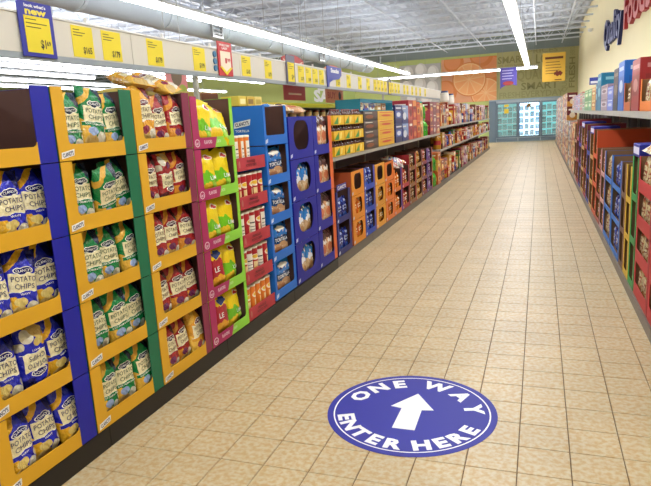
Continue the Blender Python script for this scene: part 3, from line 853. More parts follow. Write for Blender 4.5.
def fill(kind, tail, x, y0, z0, H, tiers, spec, u0, du, dz=.02, group='chip bags in the display cases', jit=4):
    for k in tiers:
        for i in range(3):
            s = (spec or {}).get((k, i), {})
            if s is None: continue
            ry = s.get('ry', rng.uniform(-jit, jit)); rx = s.get('rx', rng.uniform(-9, -3))
            dep = s.get('dep', .054+.014*((i+k) % 2))
            kd = s.get('kind', kind)
            bag_at(kd, s.get('v', k*3+i), '%s potato chip bag, %s of its row, in the %s' % (s.get('adj', kd), POS3[i], tail % tword(k, 5)), x, y0, z0+H*k, LEFT,
                   u0+du*i+s.get('du', 0), dep, .016+BH/2+s.get('dz', 0), R(rx), R(ry), R(s.get('rz', rng.uniform(-8, 8))), group, 'chip bag', 'chip_bag')
fill('blue', '%s blue posted case', LX, 1.43, Z0, HH, range(4), {(1, 1): {'ry': 182, 'dep': .056}, (2, 1): {'ry': 8, 'dep': .056}, (2, 2): {'dep': .075}, (0, 2): {'ry': -4}}, .134, .134)
fill('green', '%s green posted case', LX, 1.937, Z0, HH, range(5),
     {(4, 1): {'ry': 7, 'dz': .025, 'dep': .055, 'adj': 'tall leaning green'}, (4, 0): {'dep': .07, 'ry': 0}, (4, 2): {'ry': -2, 'dep': .07}, (3, 1): {'dep': .03, 'rx': 10, 'ry': -8, 'dz': -.02, 'adj': 'slumped green'}, (3, 2): {'dep': .07, 'ry': -10}, (3, 0): {'dep': .06},
      (1, 1): {'ry': -7}, (1, 2): {'ry': -6}}, .136, .134)
fill('red', '%s maroon posted case', LX, 2.443, Z0, HH, range(5),
     {(4, 0): {'kind': 'gold', 'adj': 'tall golden', 'dz': .03, 'dep': .058, 'ry': -4}, (4, 2): {'ry': 3}, (3, 1): {'ry': 178, 'dep': .056, 'adj': 'inverted red'}, (0, 2): {'kind': 'gold', 'adj': 'golden'}}, .136, .135)
# bags lying on top of the green and maroon stacks
for i, (y, x, z, kd, rr, lab) in enumerate(((2.68, -1.98, 1.66, 'gold', (R(-78), R(8), R(70)), 'golden chip bag lying on top between the green and maroon stacks'),
                                            (2.87, -1.99, 1.66, 'gold', (R(-70), R(-12), R(100)), 'golden chip bag slumped on the maroon stack with its dark red end showing'))):
    o = put(BAGS[kd][i], 'chip_bag', lab, 'chip bag', (x, y, z), rr, 'loose bags on top of the stacks')
# magenta-lime column
for k in range(5):
    for i in range(2):
        kd = 'limered' if (i == 0 and k in (0, 1)) else 'lime'
        s = dict(rx=-4, ry=rng.uniform(-4, 4))
        if (k, i) == (4, 0): s = dict(rx=-4, ry=9)
        zc = .012+.132
        if (k, i) == (4, 1): s = dict(rx=-28, ry=20); zc = .13
        bag_at(kd, k*2+i, '%s chip bag, %s one in the %s magenta case' % ({'lime': 'yellow and lime', 'limered': 'yellow and red'}[kd], ['left', 'right'][i], tword(k, 5)), LX, 2.95, .11+.2955*k, LEFT,
               (.19+.185*i), .062+.006*i, zc+.006, R(s['rx']), R(s['ry']), R(rng.uniform(-8, 8)), 'chip bags in the display cases', 'chip bag', 'chip_bag')

# ------------------------------------------------------------------ canister trays
def can_kit(key, base, mid, back):
    L = [('r', 0, 1, .0, .1, mid), ('e', .5, .7, .16, .1, 'f4ead8'), ('e', .5, .72, .12, .06, 'e8c13a'), ('r', .42, .58, .35, .55, 'f0d9a0'), ('e', .5, .25, .14, .12, 'd9a24a')]
    if back: L = [('r', .36, .64, .12, .88, 'ece8dc'), ('r', .39, .61, .2, .22, '5a5a58'), ('r', .39, .61, .3, .32, '5a5a58'), ('r', .39, .61, .4, .42, '5a5a58'), ('r', .39, .61, .5, .52, '5a5a58'), ('r', .39, .61, .62, .66, '333333')]
    m = pmat('canister '+key, base, L, .3)
    r, h = .038, .222
    b = MB().lathe([(0, .002), (r*.97, .002), (r, .006), (r, h-.012)], 20)
    cap = MB().lathe([(r+.001, h-.014), (r+.002, h-.003), (r-.004, h), (0, h-.002)], 20)
    rim = MB().lathe([(r*.96, 0), (r+.0015, .001), (r+.0015, .006), (r, .007)], 20)
    return [('', b.mesh('canister', m, True), None), ('lid', cap.mesh('lid', mat('canister lid', 'e9e4d4', .3), True), None), ('base_rim', rim.mesh('base_rim', M_GREY, True), None)]
CANS = {'red': can_kit('red', 'b0202a', 'd8b04a', False), 'redback': can_kit('red back', 'a81e28', 'd8b04a', True), 'orange': can_kit('orange', 'e07a24', 'f0c84a', False), 'orangeback': can_kit('orange back', 'e07a24', 'f0c84a', True)}
def can_tray():
    W, D, t = .418, .3, .004
    b = MB().box(0, W, t, D, 0, t).box(0, t, t, D, 0, .07).box(W-t, W, t, D, 0, .07).box(0, W, D-t, D, 0, .07)
    k = [('tray', b.mesh('tray', cardboard('9c2530')), None)]
    k.append(('lip', MB().poly([(0, 0), (W, 0), (W, .085), (0, .085)], 0, t).mesh('lip', cardboard('b2303c')), None))
    for tx_, zz, ww in (('PRINGLES', .056, .13), ('POTATO CRISPS', .03, .16)):
        p = MB(); add_text(p, tx_, .2, zz, .017, ww, -.001, .03); k.append(('print', p.mesh('print', mat('tray dark ink', '5a141c', .5)), None))
    e = MB().poly([(.03+.02*math.cos(R(20*i))*.6, .042+.024*math.sin(R(20*i))) for i in range(18)], -.001, 0)
    k.append(('emblem', e.mesh('emblem', mat('tray pale ink', 'b56a60', .5)), None))
    return k
kT = can_tray()
EZ = [.112, .364, .616, .868, 1.12]
plan = ['orange', 'redback', 'redback', 'red', 'orangeback']
for k in range(5):
    put(kT, 'canister_tray', 'dark red cardboard canister tray, %s of the canister stack' % tword(k, 5), 'tray', (LX, 3.445, EZ[k]), (0, 0, LEFT), 'canister trays')
    n = 5 if k < 4 else 3
    for i in range(n):
        u = .0465+.0812*i if k < 4 else .05+.0815*i
        kd = plan[k]
        if k in (1, 2) and (i+k) % 2: kd = 'red'
        put(CANS[kd], 'canister', '%s crisp canister, %s from left in the %s red tray' % ('orange' if 'orange' in kd else 'red', nth(i), tword(k, 5)), 'canister',
            (LX-.052, 3.445+u, EZ[k]+.006), (0, 0, LEFT+R(rng.uniform(-25, 25))), 'crisp canisters')

# ------------------------------------------------------------------ blue tortilla column
FB = '1069c8'
kF = case_kit('F', .415, DEP, .2845, FB, FB, wl=.035, rightpost=.045, lip=.07, r=.015, logo='tab')
kF[2] = ('corner_post', kF[2][1], None)
column(kF, 3.885, .12, .2855, 5, 'tortilla_case', 'bright blue tortilla chip case', 'chip display cases')
sl = MB()
sl.poly([(.145, .128), (.272, .148), (.28, .19), (.152, .17)], -.0012, 0); 
slm = sl.mesh('side_logo', mat('logo white', 'e9e9ea', .4))
st = MB(); add_text(st, "CLANCY'S", .212, .159, .024, .108, -.002, .03, ang=.15)
stm = st.mesh('lettering', INK['blue'])
s2 = MB(); add_text(s2, 'TORTILLA', .21, .11, .016, .11, -.0012, .02); s2m = s2.mesh('side_print', INK['white'])
for o in [o for o in bpy.data.objects if o.name.startswith('tortilla_case') and o['label'].endswith('top')]:
    M4 = Matrix(((0, 1, 0, 0.002), (-1, 0, 0, DEP), (0, 0, 1, 0), (0, 0, 0, 1)))   # print plane onto the left side
    a = obj('side_logo', slm, o); a.matrix_local = M4
    b = obj('lettering', stm, a)
    c = obj('side_print', s2m, o); c.matrix_local = M4
for k in range(4):
    bag_at('tortilla', k, 'wide blue tortilla chip bag in the %s bright blue case' % tword(k, 5), LX, 3.885, .12+.2855*k, LEFT, .215, .06, .138, R(-2), R(rng.uniform(-4, 4)), 0, 'tortilla bags', 'chip bag', 'chip_bag')

for i, (y, x, a, b, adj) in enumerate(((3.89, -2.0, 'd8c048', 'efe2a0', 'pale yellow'), (4.02, -2.0, 'c9a83a', '8a6a2a', 'mustard'), (4.15, -2.0, 'dcc870', 'b8a040', 'straw coloured'))):
    b_ = MB().bevbox(0, .12, 0, .14, 0, .07, .003); c_ = MB().box(.02, .1, -.001, 0, .015, .05)
    put([('', b_.mesh('small_box', cardboard(a)), None), ('label_patch', c_.mesh('label_patch', cardboard(b)), None)], 'small_box', '%s small box on top of the bright blue case stack' % adj, 'box', (x, y, 1.5475), (0, 0, LEFT), 'small boxes on the blue stack')

# ------------------------------------------------------------------ navy columns with rounded windows
NV = '0b1494'
kG1 = case_kit('G1', .53, .36, .335, NV, NV, wl=.1, wr=.43, lip=.07, r=.1, window=True, logo='tab')
kG2 = case_kit('G2', .49, .36, .335, NV, 'd9652e', wl=.1, rightpost=.085, lip=.085, r=.03, logo='tab')
column(kG1, 4.325, .118, .336, 4, 'pretzel_case', 'navy blue pretzel case with rounded window', 'snack display cases')
column(kG2, 4.86, .118, .336, 4, 'snack_case', 'navy case with orange right post', 'snack display cases')
for k in range(4):
    for i in range(2):
        if k < 3:
            bag_at('pretzel', k+i, 'blue pretzel bag, %s one in the %s navy window case' % (['left', 'right'][i], tword(k, 4)), LX, 4.325, .118+.336*k, LEFT, .2+.18*i, .054+.006*i, .012+.155, R(-2), R(rng.uniform(-4, 4)), 0, 'pretzel bags', 'snack bag', 'snack_bag')
        bag_at('peach', k*2+i, 'peach and white snack bag, %s one in the %s orange posted navy case' % (['left', 'right'][i], tword(k, 4)), LX, 4.86, .118+.336*k, LEFT, .2+.178*i, .054+.006*i, .012+.155+(.02 if k == 3 else 0), R(-2), R(rng.uniform(-4, 4)), 0, 'peach snack bags', 'snack bag', 'snack_bag')
for i, (y, rr) in enumerate(((4.46, (R(-82), R(4), R(70))), (4.74, (R(-80), R(-6), R(100))))):
    put(BAGS['pretzel' if i == 0 else 'peach'][i], 'snack_bag', ['blue pretzel bag', 'peach snack bag'][i]+' lying on top of the navy window cases', 'snack bag', (-1.99, y, 1.525), rr, 'loose bags on top of the stacks')

# ------------------------------------------------------------------ low columns along the shelf base
low = [  # y0, width, tiers, top z, colour, post colour, bag kind, adjective, windowed, bags missing on top tier, side depth
 (5.385, .46, 2, .74, '17206f', '2a2a6a', 'navy', 'dark navy', False, False),
 (5.905, .47, 3, .885, 'e08a1c', 'b5542c', 'orange', 'amber orange', True, True),
 (6.39, .465, 3, .885, '2347b4', '4a4aa8', 'navy', 'royal blue', False, False),
 (6.87, .47, 3, .88, 'e09a28', 'd87a20', 'amber', 'light orange', True, True),
 (7.355, .48, 3, .865, 'e0731c', 'c9561a', 'orange', 'deep orange', True, True),
 (7.85, .48, 2, .73, 'e0731c', '5a3a8a', 'orange', 'orange and purple', False, False),
 (8.36, .5, 2, .72, 'a8242c', '8a1c24', 'crimson', 'red', False, False),
 (8.88, .5, 3, .86, '8a5a2c', 'a8242c', 'brown', 'brown', False, False),
 (9.4, .5, 3, .88, 'a07a30', '6a3a24', 'amber', 'olive brown', False, False),
 (9.92, .5, 3, .86, '7a2a3a', '5a3a8a', 'crimson', 'wine red', False, False),
 (10.44, .5, 3, .86, '5a3a6a', 'b0563a', 'violet', 'plum', False, False),
]
for (y0, W, n, zt, c, pc, kd, adj, win, empt) in low:
    H = (zt-.108)/n
    key = 'low'+adj
    kit = case_kit(key, W, .34, H-.001, c, pc, wl=.1 if win else .05, wr=W-.1 if win else None, rightpost=.07, lip=.06, r=.06 if win else .02, window=win, logo='tab')
    for k in range(n):
        put(kit, 'snack_case', '%s snack case on the left shelf base, %s' % (adj, tword(k, n)), 'display case', (LX, y0, .108+H*k), (0, 0, LEFT), 'low snack cases')
        if k == n-1 and empt: continue
        for i in range(2):
            bag_at(kd, k+i, '%s snack bag, %s one in the %s %s case' % (kd, ['left', 'right'][i], tword(k, n), adj), LX, y0, .108+H*k, LEFT, W/2-.072+.178*i, .048+.004*i, .124, R(-2), R(rng.uniform(-4, 4)), 0, 'bags in the low cases', 'snack bag', 'snack_bag')
# logo sheets: header over the navy case and side print on the amber case
hd = MB().poly([(0, 0), (.3, 0), (.3, .06), (0, .06)], 0, .004)
hk = [('', hd.mesh('header_card', cardboard('3a3a90')), None)]
t = MB(); add_text(t, "CLANCY'S", .15, .03, .03, .26, -.001, .03); hk.append(('lettering', t.mesh('lettering', INK['white']), None))
put(hk, 'header_card', 'navy header card with white lettering standing on the dark navy case', 'sign', (LX+.001, 5.42, .742), (0, 0, LEFT))
for i, (y, z, kd, rr, lab) in enumerate(((8.1, .80, 'white', (R(-60), R(10), R(80)), 'white and red bag slumped on the orange and purple case'), (8.35, .80, 'white', (R(-70), R(-30), R(110)), 'white bag lying across the red case edge'),
                                         (8.6, .79, 'crimson', (R(-75), R(8), R(75)), 'red bag lying on top of the red case'))):
    put(BAGS[kd][i % 2], 'snack_bag', lab, 'snack bag', (-1.93, y, z), rr, 'loose bags on top of the stacks')

# ------------------------------------------------------------------ bottles, jars, cartons
def bottle_kit(key, body, label, cap, r=.05, h=.3, rough=.15):
    b = MB().lathe([(0, 0), (r*.9, 0), (r, .012), (r, h*.3), (r*.95, h*.45), (r, h*.62), (r*.75, h*.76), (r*.32, h*.88), (r*.3, h*.95)], 14)
    l = MB().lathe([(r*1.01, h*.3), (r*.96, h*.45), (r*1.01, h*.58)], 14)
    c = MB().lathe([(r*.36, h*.94), (r*.36, h), (0, h)], 12)
    return [('', b.mesh('bottle', mat('bottle '+body, body, rough), True), None), ('wrap_label', l.mesh('wrap_label', mat('bottle label '+label, label, .4), True), None), ('cap', c.mesh('cap', mat('bottle cap '+cap, cap, .4), True), None)]
def jar_kit(body, label, cap, r=.05, h=.18):
    b = MB().lathe([(0, 0), (r*.95, 0), (r, .01), (r, h*.78), (r*.8, h*.86)], 14)
    l = MB().lathe([(r*1.01, h*.15), (r*1.01, h*.68)], 14)
    c = MB().lathe([(r*.85, h*.84), (r*.85, h), (0, h)], 14)
    return [('', b.mesh('jar', mat('jar '+body, body, .15), True), None), ('wrap_label', l.mesh('wrap_label', mat('jar label '+label, label, .4), True), None), ('lid', c.mesh('lid', mat('jar lid '+cap, cap, .4), True), None)]
def carton_kit(base, c2, c3, w, d, h, style=0, seed=0):
    key = 'carton %s %s %s %d' % (base, c2, c3, style)
    lay = [[('r', .08, .92, .3, .7, c2), ('e', .5, .5, .3, .13, c3), ('r', .1, .9, .82, .9, c3)],
           [('d', .6, 1, .8, c2), ('e', .4, .4, .28, .22, c3), ('r', .1, .6, .8, .88, 'efe8d8')],
           [('r', 0, 1, 0, .35, c2), ('e', .55, .35, .3, .2, c3), ('r', .15, .85, .7, .82, 'efe8d8')],
           [('r', .0, 1, .62, 1, c2), ('r', .1, .9, .55, .7, c3), ('e', .5, .25, .3, .15, c2)]][style % 4]
    m = pmat(key, base, lay, .35)
    b = MB().bevbox(0, w, 0, d, 0, h, .004, 0, 0, 0)
    # glued top flap gives the box its edges
    f = MB().box(.004, w-.004, .003, d*.55, h, h+.0015)
    return [('', b.mesh('carton', m), None), ('top_flap', f.mesh('top_flap', cardboard(base)), None)]

def carrier(label, y0, z0, W=.33, grp='bottle carriers'):
    """open yellow six-pack carrier with bottles"""
    D, h = .16, .09
    kit = [('carton_sleeve', MB().poly([(0, 0), (W, 0), (W, h), (0, h)], 0, .003).box(0, W, D-.003, D, 0, h).box(0, .003, 0, D, 0, h).box(W-.003, W, 0, D, 0, h).mesh('carton_sleeve', cardboard('e8b81e')), None)]
    kit.append(('green_flash', MB().poly([(.01, .008), (.15, .008), (.15, .08)], -.001, 0).mesh('green_flash', mat('carrier green', '2a8a3c', .4)), None))
    kit.append(('white_flash', MB().poly([(.17, .015), (.22, .015), (.25, .075), (.2, .075)], -.001, 0).mesh('white_flash', mat('carrier pale', 'f0d870', .4)), None))
    put(kit, 'bottle_carrier', label, 'bottle carrier', (LX, y0, z0), (0, 0, LEFT), grp)
BB = bottle_kit('beer', '4a1f14', '7a3020', '8a2a22', .033, .146)
rows = ['bottom', 'middle', 'top']
for r_ in range(3):
    z = 1.0725+.148*r_
    for i in range(3):
        y = 5.42+.345*i
        carrier('yellow bottle carrier with green flash, %s from left in the %s layer' % (nth(i), rows[r_]), y, z)
        for b in range(4):
            put(BB, 'bottle', 'brown bottle, %s from left in the %s yellow carrier of the %s layer' % (nth(b), nth(i), rows[r_]), 'bottle', (LX-.04, y+.05+.077*b, z+.002), group='brown bottles in the carriers')
        
ctn = 0
def carton(label, kit, side, x, y, z, name='carton', group=None, cat='box'):
    return put(kit, name, label, cat, (x, y, z), (0, 0, side), group)
kbl = carton_kit('2a2426', '4a3a3a', '8a4a2a', .62, .28, .104, 1); kye = carton_kit('e0b026', 'd9a01e', 'c8281e', .84, .28, .104, 0)
for k in range(4):
    carton('black snack box stacked beside the yellow carriers, %s' % ['bottom', 'third', 'second', 'top'][k], kbl, LEFT, LX, 6.47, 1.0725+.106*k, 'snack_box', 'black and yellow boxes')
    carton('yellow box with red emblem on the left upper shelf, %s' % ['bottom', 'third', 'second', 'top'][k], kye, LEFT, LX, 7.1, 1.0725+.106*k, 'snack_box', 'black and yellow boxes')
# teal tray on top, open front, with small boxes
tb = MB().box(0, 1.55, .28, .285, 0, .13).box(0, .012, 0, .285, 0, .13).box(1.538, 1.55, 0, .285, 0, .13).box(0, 1.55, 0, .285, 0, .008)
tk = [('tray', tb.mesh('tray', cardboard('1f7f95')), None), ('top_band', MB().box(0, 1.55, 0, .01, .1, .132).mesh('top_band', cardboard('177089')), None)]
put(tk, 'display_tray', 'teal open tray on top of the black and yellow boxes', 'tray', (LX-.02, 6.42, 1.499), (0, 0, LEFT))
for i, (c, y) in enumerate((('d9c9a0', 6.47), ('2a4aa8', 6.72), ('2a4aa8', 6.98), ('d9b070', 7.3), ('c98a5a', 7.55))):
    carton('small %s box in the teal tray, %s from left' % (['cream', 'blue', 'blue', 'tan', 'brown'][i], nth(i)), carton_kit(c, 'efe8d8', '7a2a2a', .2, .2, .085, i), LEFT, LX-.06, y, 1.5085, 'small_box', 'boxes in the teal tray')
# further along the upper shelf
run = [(8.03, .42, .5, '1a2560', '3a5aa8', 'e0e4ee', 'navy'), (8.47, .42, .5, '24387c', '8aa0d0', 'e0e4ee', 'blue'), (8.92, .3, .58, 'a02a35', 'c95a4a', '7a1c28', 'dark red'), (9.24, .3, .58, 'a83038', 'd98a4a', '7a1c28', 'brick red'),
       (9.57, .26, .56, 'c9502c', 'e0a04a', '8a2a1c', 'orange red'), (9.85, .24, .54, 'c98a3a', 'e0c07a', '8a4a1c', 'tan orange')]
for i, (y, w_, h, a, b, c, adj) in enumerate(run):
    n = 2
    for k in range(n):
        carton('%s tall carton on the left upper shelf, %s' % (adj, ['lower', 'upper'][k]), carton_kit(a, b, c, w_, .25, h/n-.002, i), LEFT, LX, y, 1.0725+h/n*k, 'carton', 'cartons on the left upper shelf')
GB = bottle_kit('green soda', '46a832', '2f8a2a', '2a7a8a', .08, .29)
for k in range(2):
    for i in range(3):
        if k == 1 and i == 2: continue
        put(GB, 'soda_bottle', 'green soda bottle, %s from left in the %s row on the left upper shelf' % (nth(i), ['lower', 'upper'][k]), 'bottle', (LX-.1, 10.22+.2*i, 1.0725+(.2902*k)), group='green soda bottles')
for i, (y, w_, a, b, c, adj) in enumerate(((10.78, .34, '7a1c2c', 'a83a4a', 'd9a04a', 'wine red'), (11.13, .34, '6a1c2c', '8a3a5a', 'd8d0c0', 'dark maroon'), (11.48, .4, '8a2a35', 'c9703a', 'e0c890', 'rust red'))):
    for k in range(3):
        carton('%s carton at the far end of the mid shelf, %s' % (adj, ['bottom', 'middle', 'top'][k]), carton_kit(a, b, c, w_, .25, .19, i+k), LEFT, LX, y, 1.0725+.192*k, 'carton', 'cartons on the left upper shelf')
# green bottles and boxes on the base at the end of the mid unit
for i in range(3):
    for k in range(2):
        put(GB, 'soda_bottle', 'green soda bottle, %s from left in the %s row on the left shelf base' % (nth(i), ['lower', 'upper'][k]), 'bottle', (LX-.1, 11.05+.19*i, .1005+.2902*k), group='green soda bottles')
for k in range(3):
    carton('orange snack carton beside the green bottles on the base, %s' % ['bottom', 'middle', 'top'][k], carton_kit('c9602a', 'e0b04a', '8a2a1c', .36, .3, .2, k), LEFT, LX, 11.57, .1005+.202*k, 'carton')
# ------------------------------------------------------------------ far left unit: three long rows of goods
PALETTE = [('a3261c', 'd8a02a', 'e8d8b0'), ('cf7a1e', '7a1c14', 'f0dca0'), ('b98a24', '5a2a12', 'e8dcc0'), ('1f3f94', 'c8d0e4', 'a8242a'), ('8f2438', 'd8b070', '2a1c4a'),
           ('cbb488', '9a3420', '1c3a7a'), ('641c26', 'c88a34', 'e0d0b0'), ('cf5a1a', 'e8c060', '641414'), ('3f6a28', 'd0c060', '982820'), ('96446a', 'e0c8d4', '4a1c4a'), ('6a3e1e', 'd0b070', 'e0d4bc'), ('b02a22', 'e8dcc4', 'd8a020')]
ADJ = ['red', 'orange', 'gold', 'blue', 'rose', 'cream', 'maroon', 'bright orange', 'green', 'pink', 'brown', 'scarlet']
FARK = {}
def far_kit(i, w_, h):
    key = (i % 12, round(w_, 2), round(h, 2))
    if key not in FARK:
        a, b, c = PALETTE[i % 12]
        FARK[key] = carton_kit(a, b, c, w_, .24, h, i)
    return FARK[key]
ROWN = ['base row', 'lower shelf', 'upper shelf']
FBOT = [bottle_kit('f%d' % q, a, b, c, .075, .3) for q, (a, b, c) in enumerate((('7a3a14', 'd8b040', 'a8242a'), ('2a5a9c', 'e0e0e8', '1c2c6a'), ('b8862a', 'a8242a', 'e0dcd0'), ('3a7a2a', 'e0d8a0', '2a4a1c')))]
FADJ = ['brown', 'blue', 'amber', 'green']
for r_, (z, hmax) in enumerate(((.1005, .47), (.741, .32), (1.191, .48))):
    y = 12.0; i = 0; prev = -1; tops = []
    while y < 24.2:
        w_ = rng.choice([.22, .28, .34, .42]); h = hmax*rng.choice([.72, .85, .92, 1.0])
        p = rng.randrange(12)
        if p == prev: p = (p+5) % 12
        prev = p; kind = rng.random()
        where = '%s from the near end of the far left %s' % (nth(i), ROWN[r_])
        if kind < .16:
            q = rng.randrange(4)
            put(FBOT[q], 'bottle', '%s bottle, %s' % (FADJ[q], where), 'bottle', (LX-.09, y+.085, z), (0, 0, LEFT), 'goods on the far left unit')
            tops.append((y, .17, z+.3)); y += .175; i += 1; continue
        if kind < .34:
            kd = rng.choice(['navy', 'amber', 'crimson', 'cream', 'emerald', 'brown', 'orange'])
            put(BAGS[kd][i % 2], 'snack_bag', '%s bag, %s' % (kd, where), 'snack bag', (LX-.06, y+.105, z+.126), (R(-6), 0, LEFT), 'goods on the far left unit')
            tops.append((y, .21, z+.25)); y += .215; i += 1; continue
        two = rng.random() < .6
        for k in range(2 if two else 1):
            hh = h/2-.002 if two else h
            put(far_kit(p, w_-.01, hh), 'carton', '%s carton, %s%s' % (ADJ[p], where, ', upper' if two and k else ', lower' if two else ''), 'box', (LX-rng.choice([0, .02, .05]), y, z+(hh+.002)*k), (0, 0, LEFT), 'goods on the far left unit')
        tops.append((y, w_, z+(h if not two else 2*(hh+.002))))
        y += w_; i += 1
NJ = jar_kit('d8d4c8', 'e9e6de', '1c2458', .09, .24)
for i, yt in enumerate((13.4, 14.4)):
    y, w_, zt = min(tops, key=lambda q: abs(q[0]+q[1]/2-yt))
    put(NJ, 'jar', 'tall white jar with navy lid on top of the far left goods, %s' % ['nearer', 'further'][i], 'jar', (LX-.12, y+w_/2, zt+.002), group='navy lidded jars')

# ------------------------------------------------------------------ price rail with tags
RX_ = -2.28
RZ0, RZ1 = 1.80, 1.977
def build_rail():
    kit = []
    cream = mat('rail panel', 'd6d0c4', .5, var=.02, vscale=2)
    y = .6; ends = [.6, 1.75, 3.12, 4.5, 5.9, 7.3, 8.7, 10.1, 11.5, 12.9, 14.3, 15.7]
    for a, b in zip(ends[:-1], ends[1:]):
        kit.append(('panel', MB().bevbox(a+.002, b-.002, 0, .012, RZ0, RZ1, .002).mesh('panel', cream), None))
    kit.append(('top_edge', MB().box(.6, 15.7, -.006, .016, RZ1, RZ1+.01).mesh('top_edge', M_WHITE), None))
    kit.append(('bottom_channel', MB().box(.6, 15.7, -.004, .02, RZ0-.03, RZ0).mesh('bottom_channel', mat('rail channel', '9aa3ad', .4, metal=.3)), None))
    for q in (2.75, 3.45, 4.05, 4.9, 6.2, 7.6):
        kit.append(('clip', MB().box(q-.008, q+.008, -.004, .01, RZ1+.01, RZ1+.035).mesh('clip', M_WHITE), None))
    for q in (1.0, 3.86, 9.4, 12.2, 15.2):
        kit.append(('post', MB().box(q-.015, q+.015, .02, .05, 0, RZ1).mesh('post', M_LGREY), None))
    put(kit, 'price_rail', 'long cream price rail on posts above the left displays', 'price rail', (RX_, 0, 0), (0, 0, LEFT))
build_rail()
YTAG = mat('yellow price tag', 'ecd62a', .6); TINK = mat('tag ink', '3a3320', .6)
def tag_kit(W, H, price):
    b = MB().box(-W/2, W/2, -.002, 0, 0, H)
    t = MB()
    for k in range(3): t.box(-W*.42, -W*.42+W*(.3, .55, .42)[k], -.0028, -.0022, H*(.86-.09*k), H*(.885-.09*k))
    p = MB(); add_text(p, '$1'+price, W*.18, H*.24, H*.2, W*.42, -.0028, .03)
    return [('', b.mesh('price_tag', YTAG), None), ('print', t.mesh('print', TINK), None), ('price', p.mesh('price', TINK), None)]
tagpx = [(72, 93), (102, 121), (147, 163), (193, 205), (241.5, 250.5), (264.6, 271.6), (298, 304), (305.5, 311), (312.3, 317.6), (319, 323.6), (335.8, 340), (346, 351), (357.5, 362), (366, 370),
         (373.5, 376.5), (377, 380), (380.5, 383.3), (383.8, 386.6), (391, 393.7), (394.2, 396.8), (397.3, 399.8), (403, 405.6), (406.2, 408.6), (411, 413.2), (415, 417.2), (419, 421.2), (424, 426)]
def rail_y(x): return px_on_x(x, 30+(109.7-30)*x/539.7, RX_).y
for i, (a, b) in enumerate(tagpx):
    ya, yb = rail_y(a), rail_y(b)
    W = max(.11, min(.17, yb-ya)); 
    put(tag_kit(W, .158, ['65', '79', '79', '99'][i % 4]), 'price_tag', 'plain yellow price tag on the rail, %s from the left' % nth(i), 'price tag', (RX_+.0005, (ya+yb)/2, RZ0+.008), (0, 0, LEFT), 'yellow price tags')
def framed(x0, x1, z0, z1, fc, label, head, arrow=False, cat='price tag'):
    ya, yb = rail_y(x0), rail_y(x1); W = yb-ya; H = z1-z0
    k = [('frame', MB().bevbox(-W/2, W/2, -.012, -.004, 0, H, .002).mesh('frame', mat('tag frame '+fc, fc, .4)), None)]
    if arrow:
        k.append(('card', MB().poly([(-W*.36, H*.25), (0, H*.06), (W*.36, H*.25), (W*.36, H*.72), (-W*.36, H*.72)], -.014, -.012).mesh('card', mat('pale card', 'f2e3cf', .5)), None))
        k.append(('arrow_band', MB().poly([(-W*.46, H*.26), (0, H*.02), (W*.46, H*.26), (W*.3, H*.26), (0, H*.12), (-W*.3, H*.26)], -.016, -.014).mesh('arrow_band', YTAG), None))
        for tx_, xx, zz, hh, ww in (('1', 0, .45, .14, .12), ('99', .2, .47, .1, .22)):
            t = MB(); add_text(t, tx_, W*xx, H*zz, H*hh, W*ww, -.0165, .04); k.append(('print', t.mesh('print', mat('tag red ink', 'b8242c', .5)), None))
        for tx_, zz, ww in (('WHILE THEY', .9, .75), ('LAST', .81, .4)):
            t = MB(); add_text(t, tx_, 0, H*zz, H*.06, W*ww, -.0125, .03); k.append(('lettering', t.mesh('lettering', INK['white']), None))
    else:
        k.append(('card', MB().box(-W*.37, W*.37, -.014, -.012, H*.08, H*.74).mesh('card', YTAG), None))
        t = MB()
        for q in range(3): t.box(-W*.33, -W*.33+W*(.3, .6, .42)[q], -.0148, -.0142, H*(.67-.07*q), H*(.685-.07*q))
        k.append(('print', t.mesh('print', TINK), None))
        for tx_, xx, zz, hh, ww in (('$1', .1, .25, .15, .16), ('69', .26, .27, .08, .12)):
            t = MB(); add_text(t, tx_, W*xx, H*zz, H*hh, W*ww, -.0148, .03); k.append(('price', t.mesh('price', TINK), None))
        if head:
            t = MB(); add_text(t, 'look what\'s', 0, H*.925, H*.055, W*.62, -.0125, .03); k.append(('lettering', t.mesh('lettering', INK['white']), None))
            t = MB(); add_text(t, 'new', 0, H*.83, H*.12, W*.62, -.0125, .04); k.append(('lettering', t.mesh('lettering', mat('new yellow', 'f2e04a', .5)), None))
    put(k, 'framed_tag', label, cat, (RX_+.002, (ya+yb)/2, z0), (0, 0, LEFT), 'framed price tags')
framed(18.5, 53, 1.783, 2.035, '2a2f9c', 'blue framed price tag reading new at the left end of the rail', True)
framed(217, 231, 1.79, 2.04, 'c8303a', 'red price tag with white and yellow down arrow on the rail', False, True)
framed(285.5, 294, 1.78, 2.05, '5a5a72', 'grey framed price tag in front of the red hanging card', False)
framed(387.5, 390.5, 1.77, 2.03, '6a6a72', 'narrow dark framed price tag far along the rail', False)
for i in range(3):
    b = MB().poly([(.022*math.cos(R(20*q)), .022*math.sin(R(20*q))) for q in range(18)], -.01, 0)
    put([('', b.mesh('round_sticker', mat('round sticker blue', '3a7aa8', .4)), None)], 'round_sticker', 'small round blue sticker beside the red arrow tag, %s' % ['lowest', 'middle one', 'highest'][i], 'sticker', (RX_+.0005, rail_y(214.5), 1.84+.05*i), (0, 0, LEFT), 'round stickers on the rail')
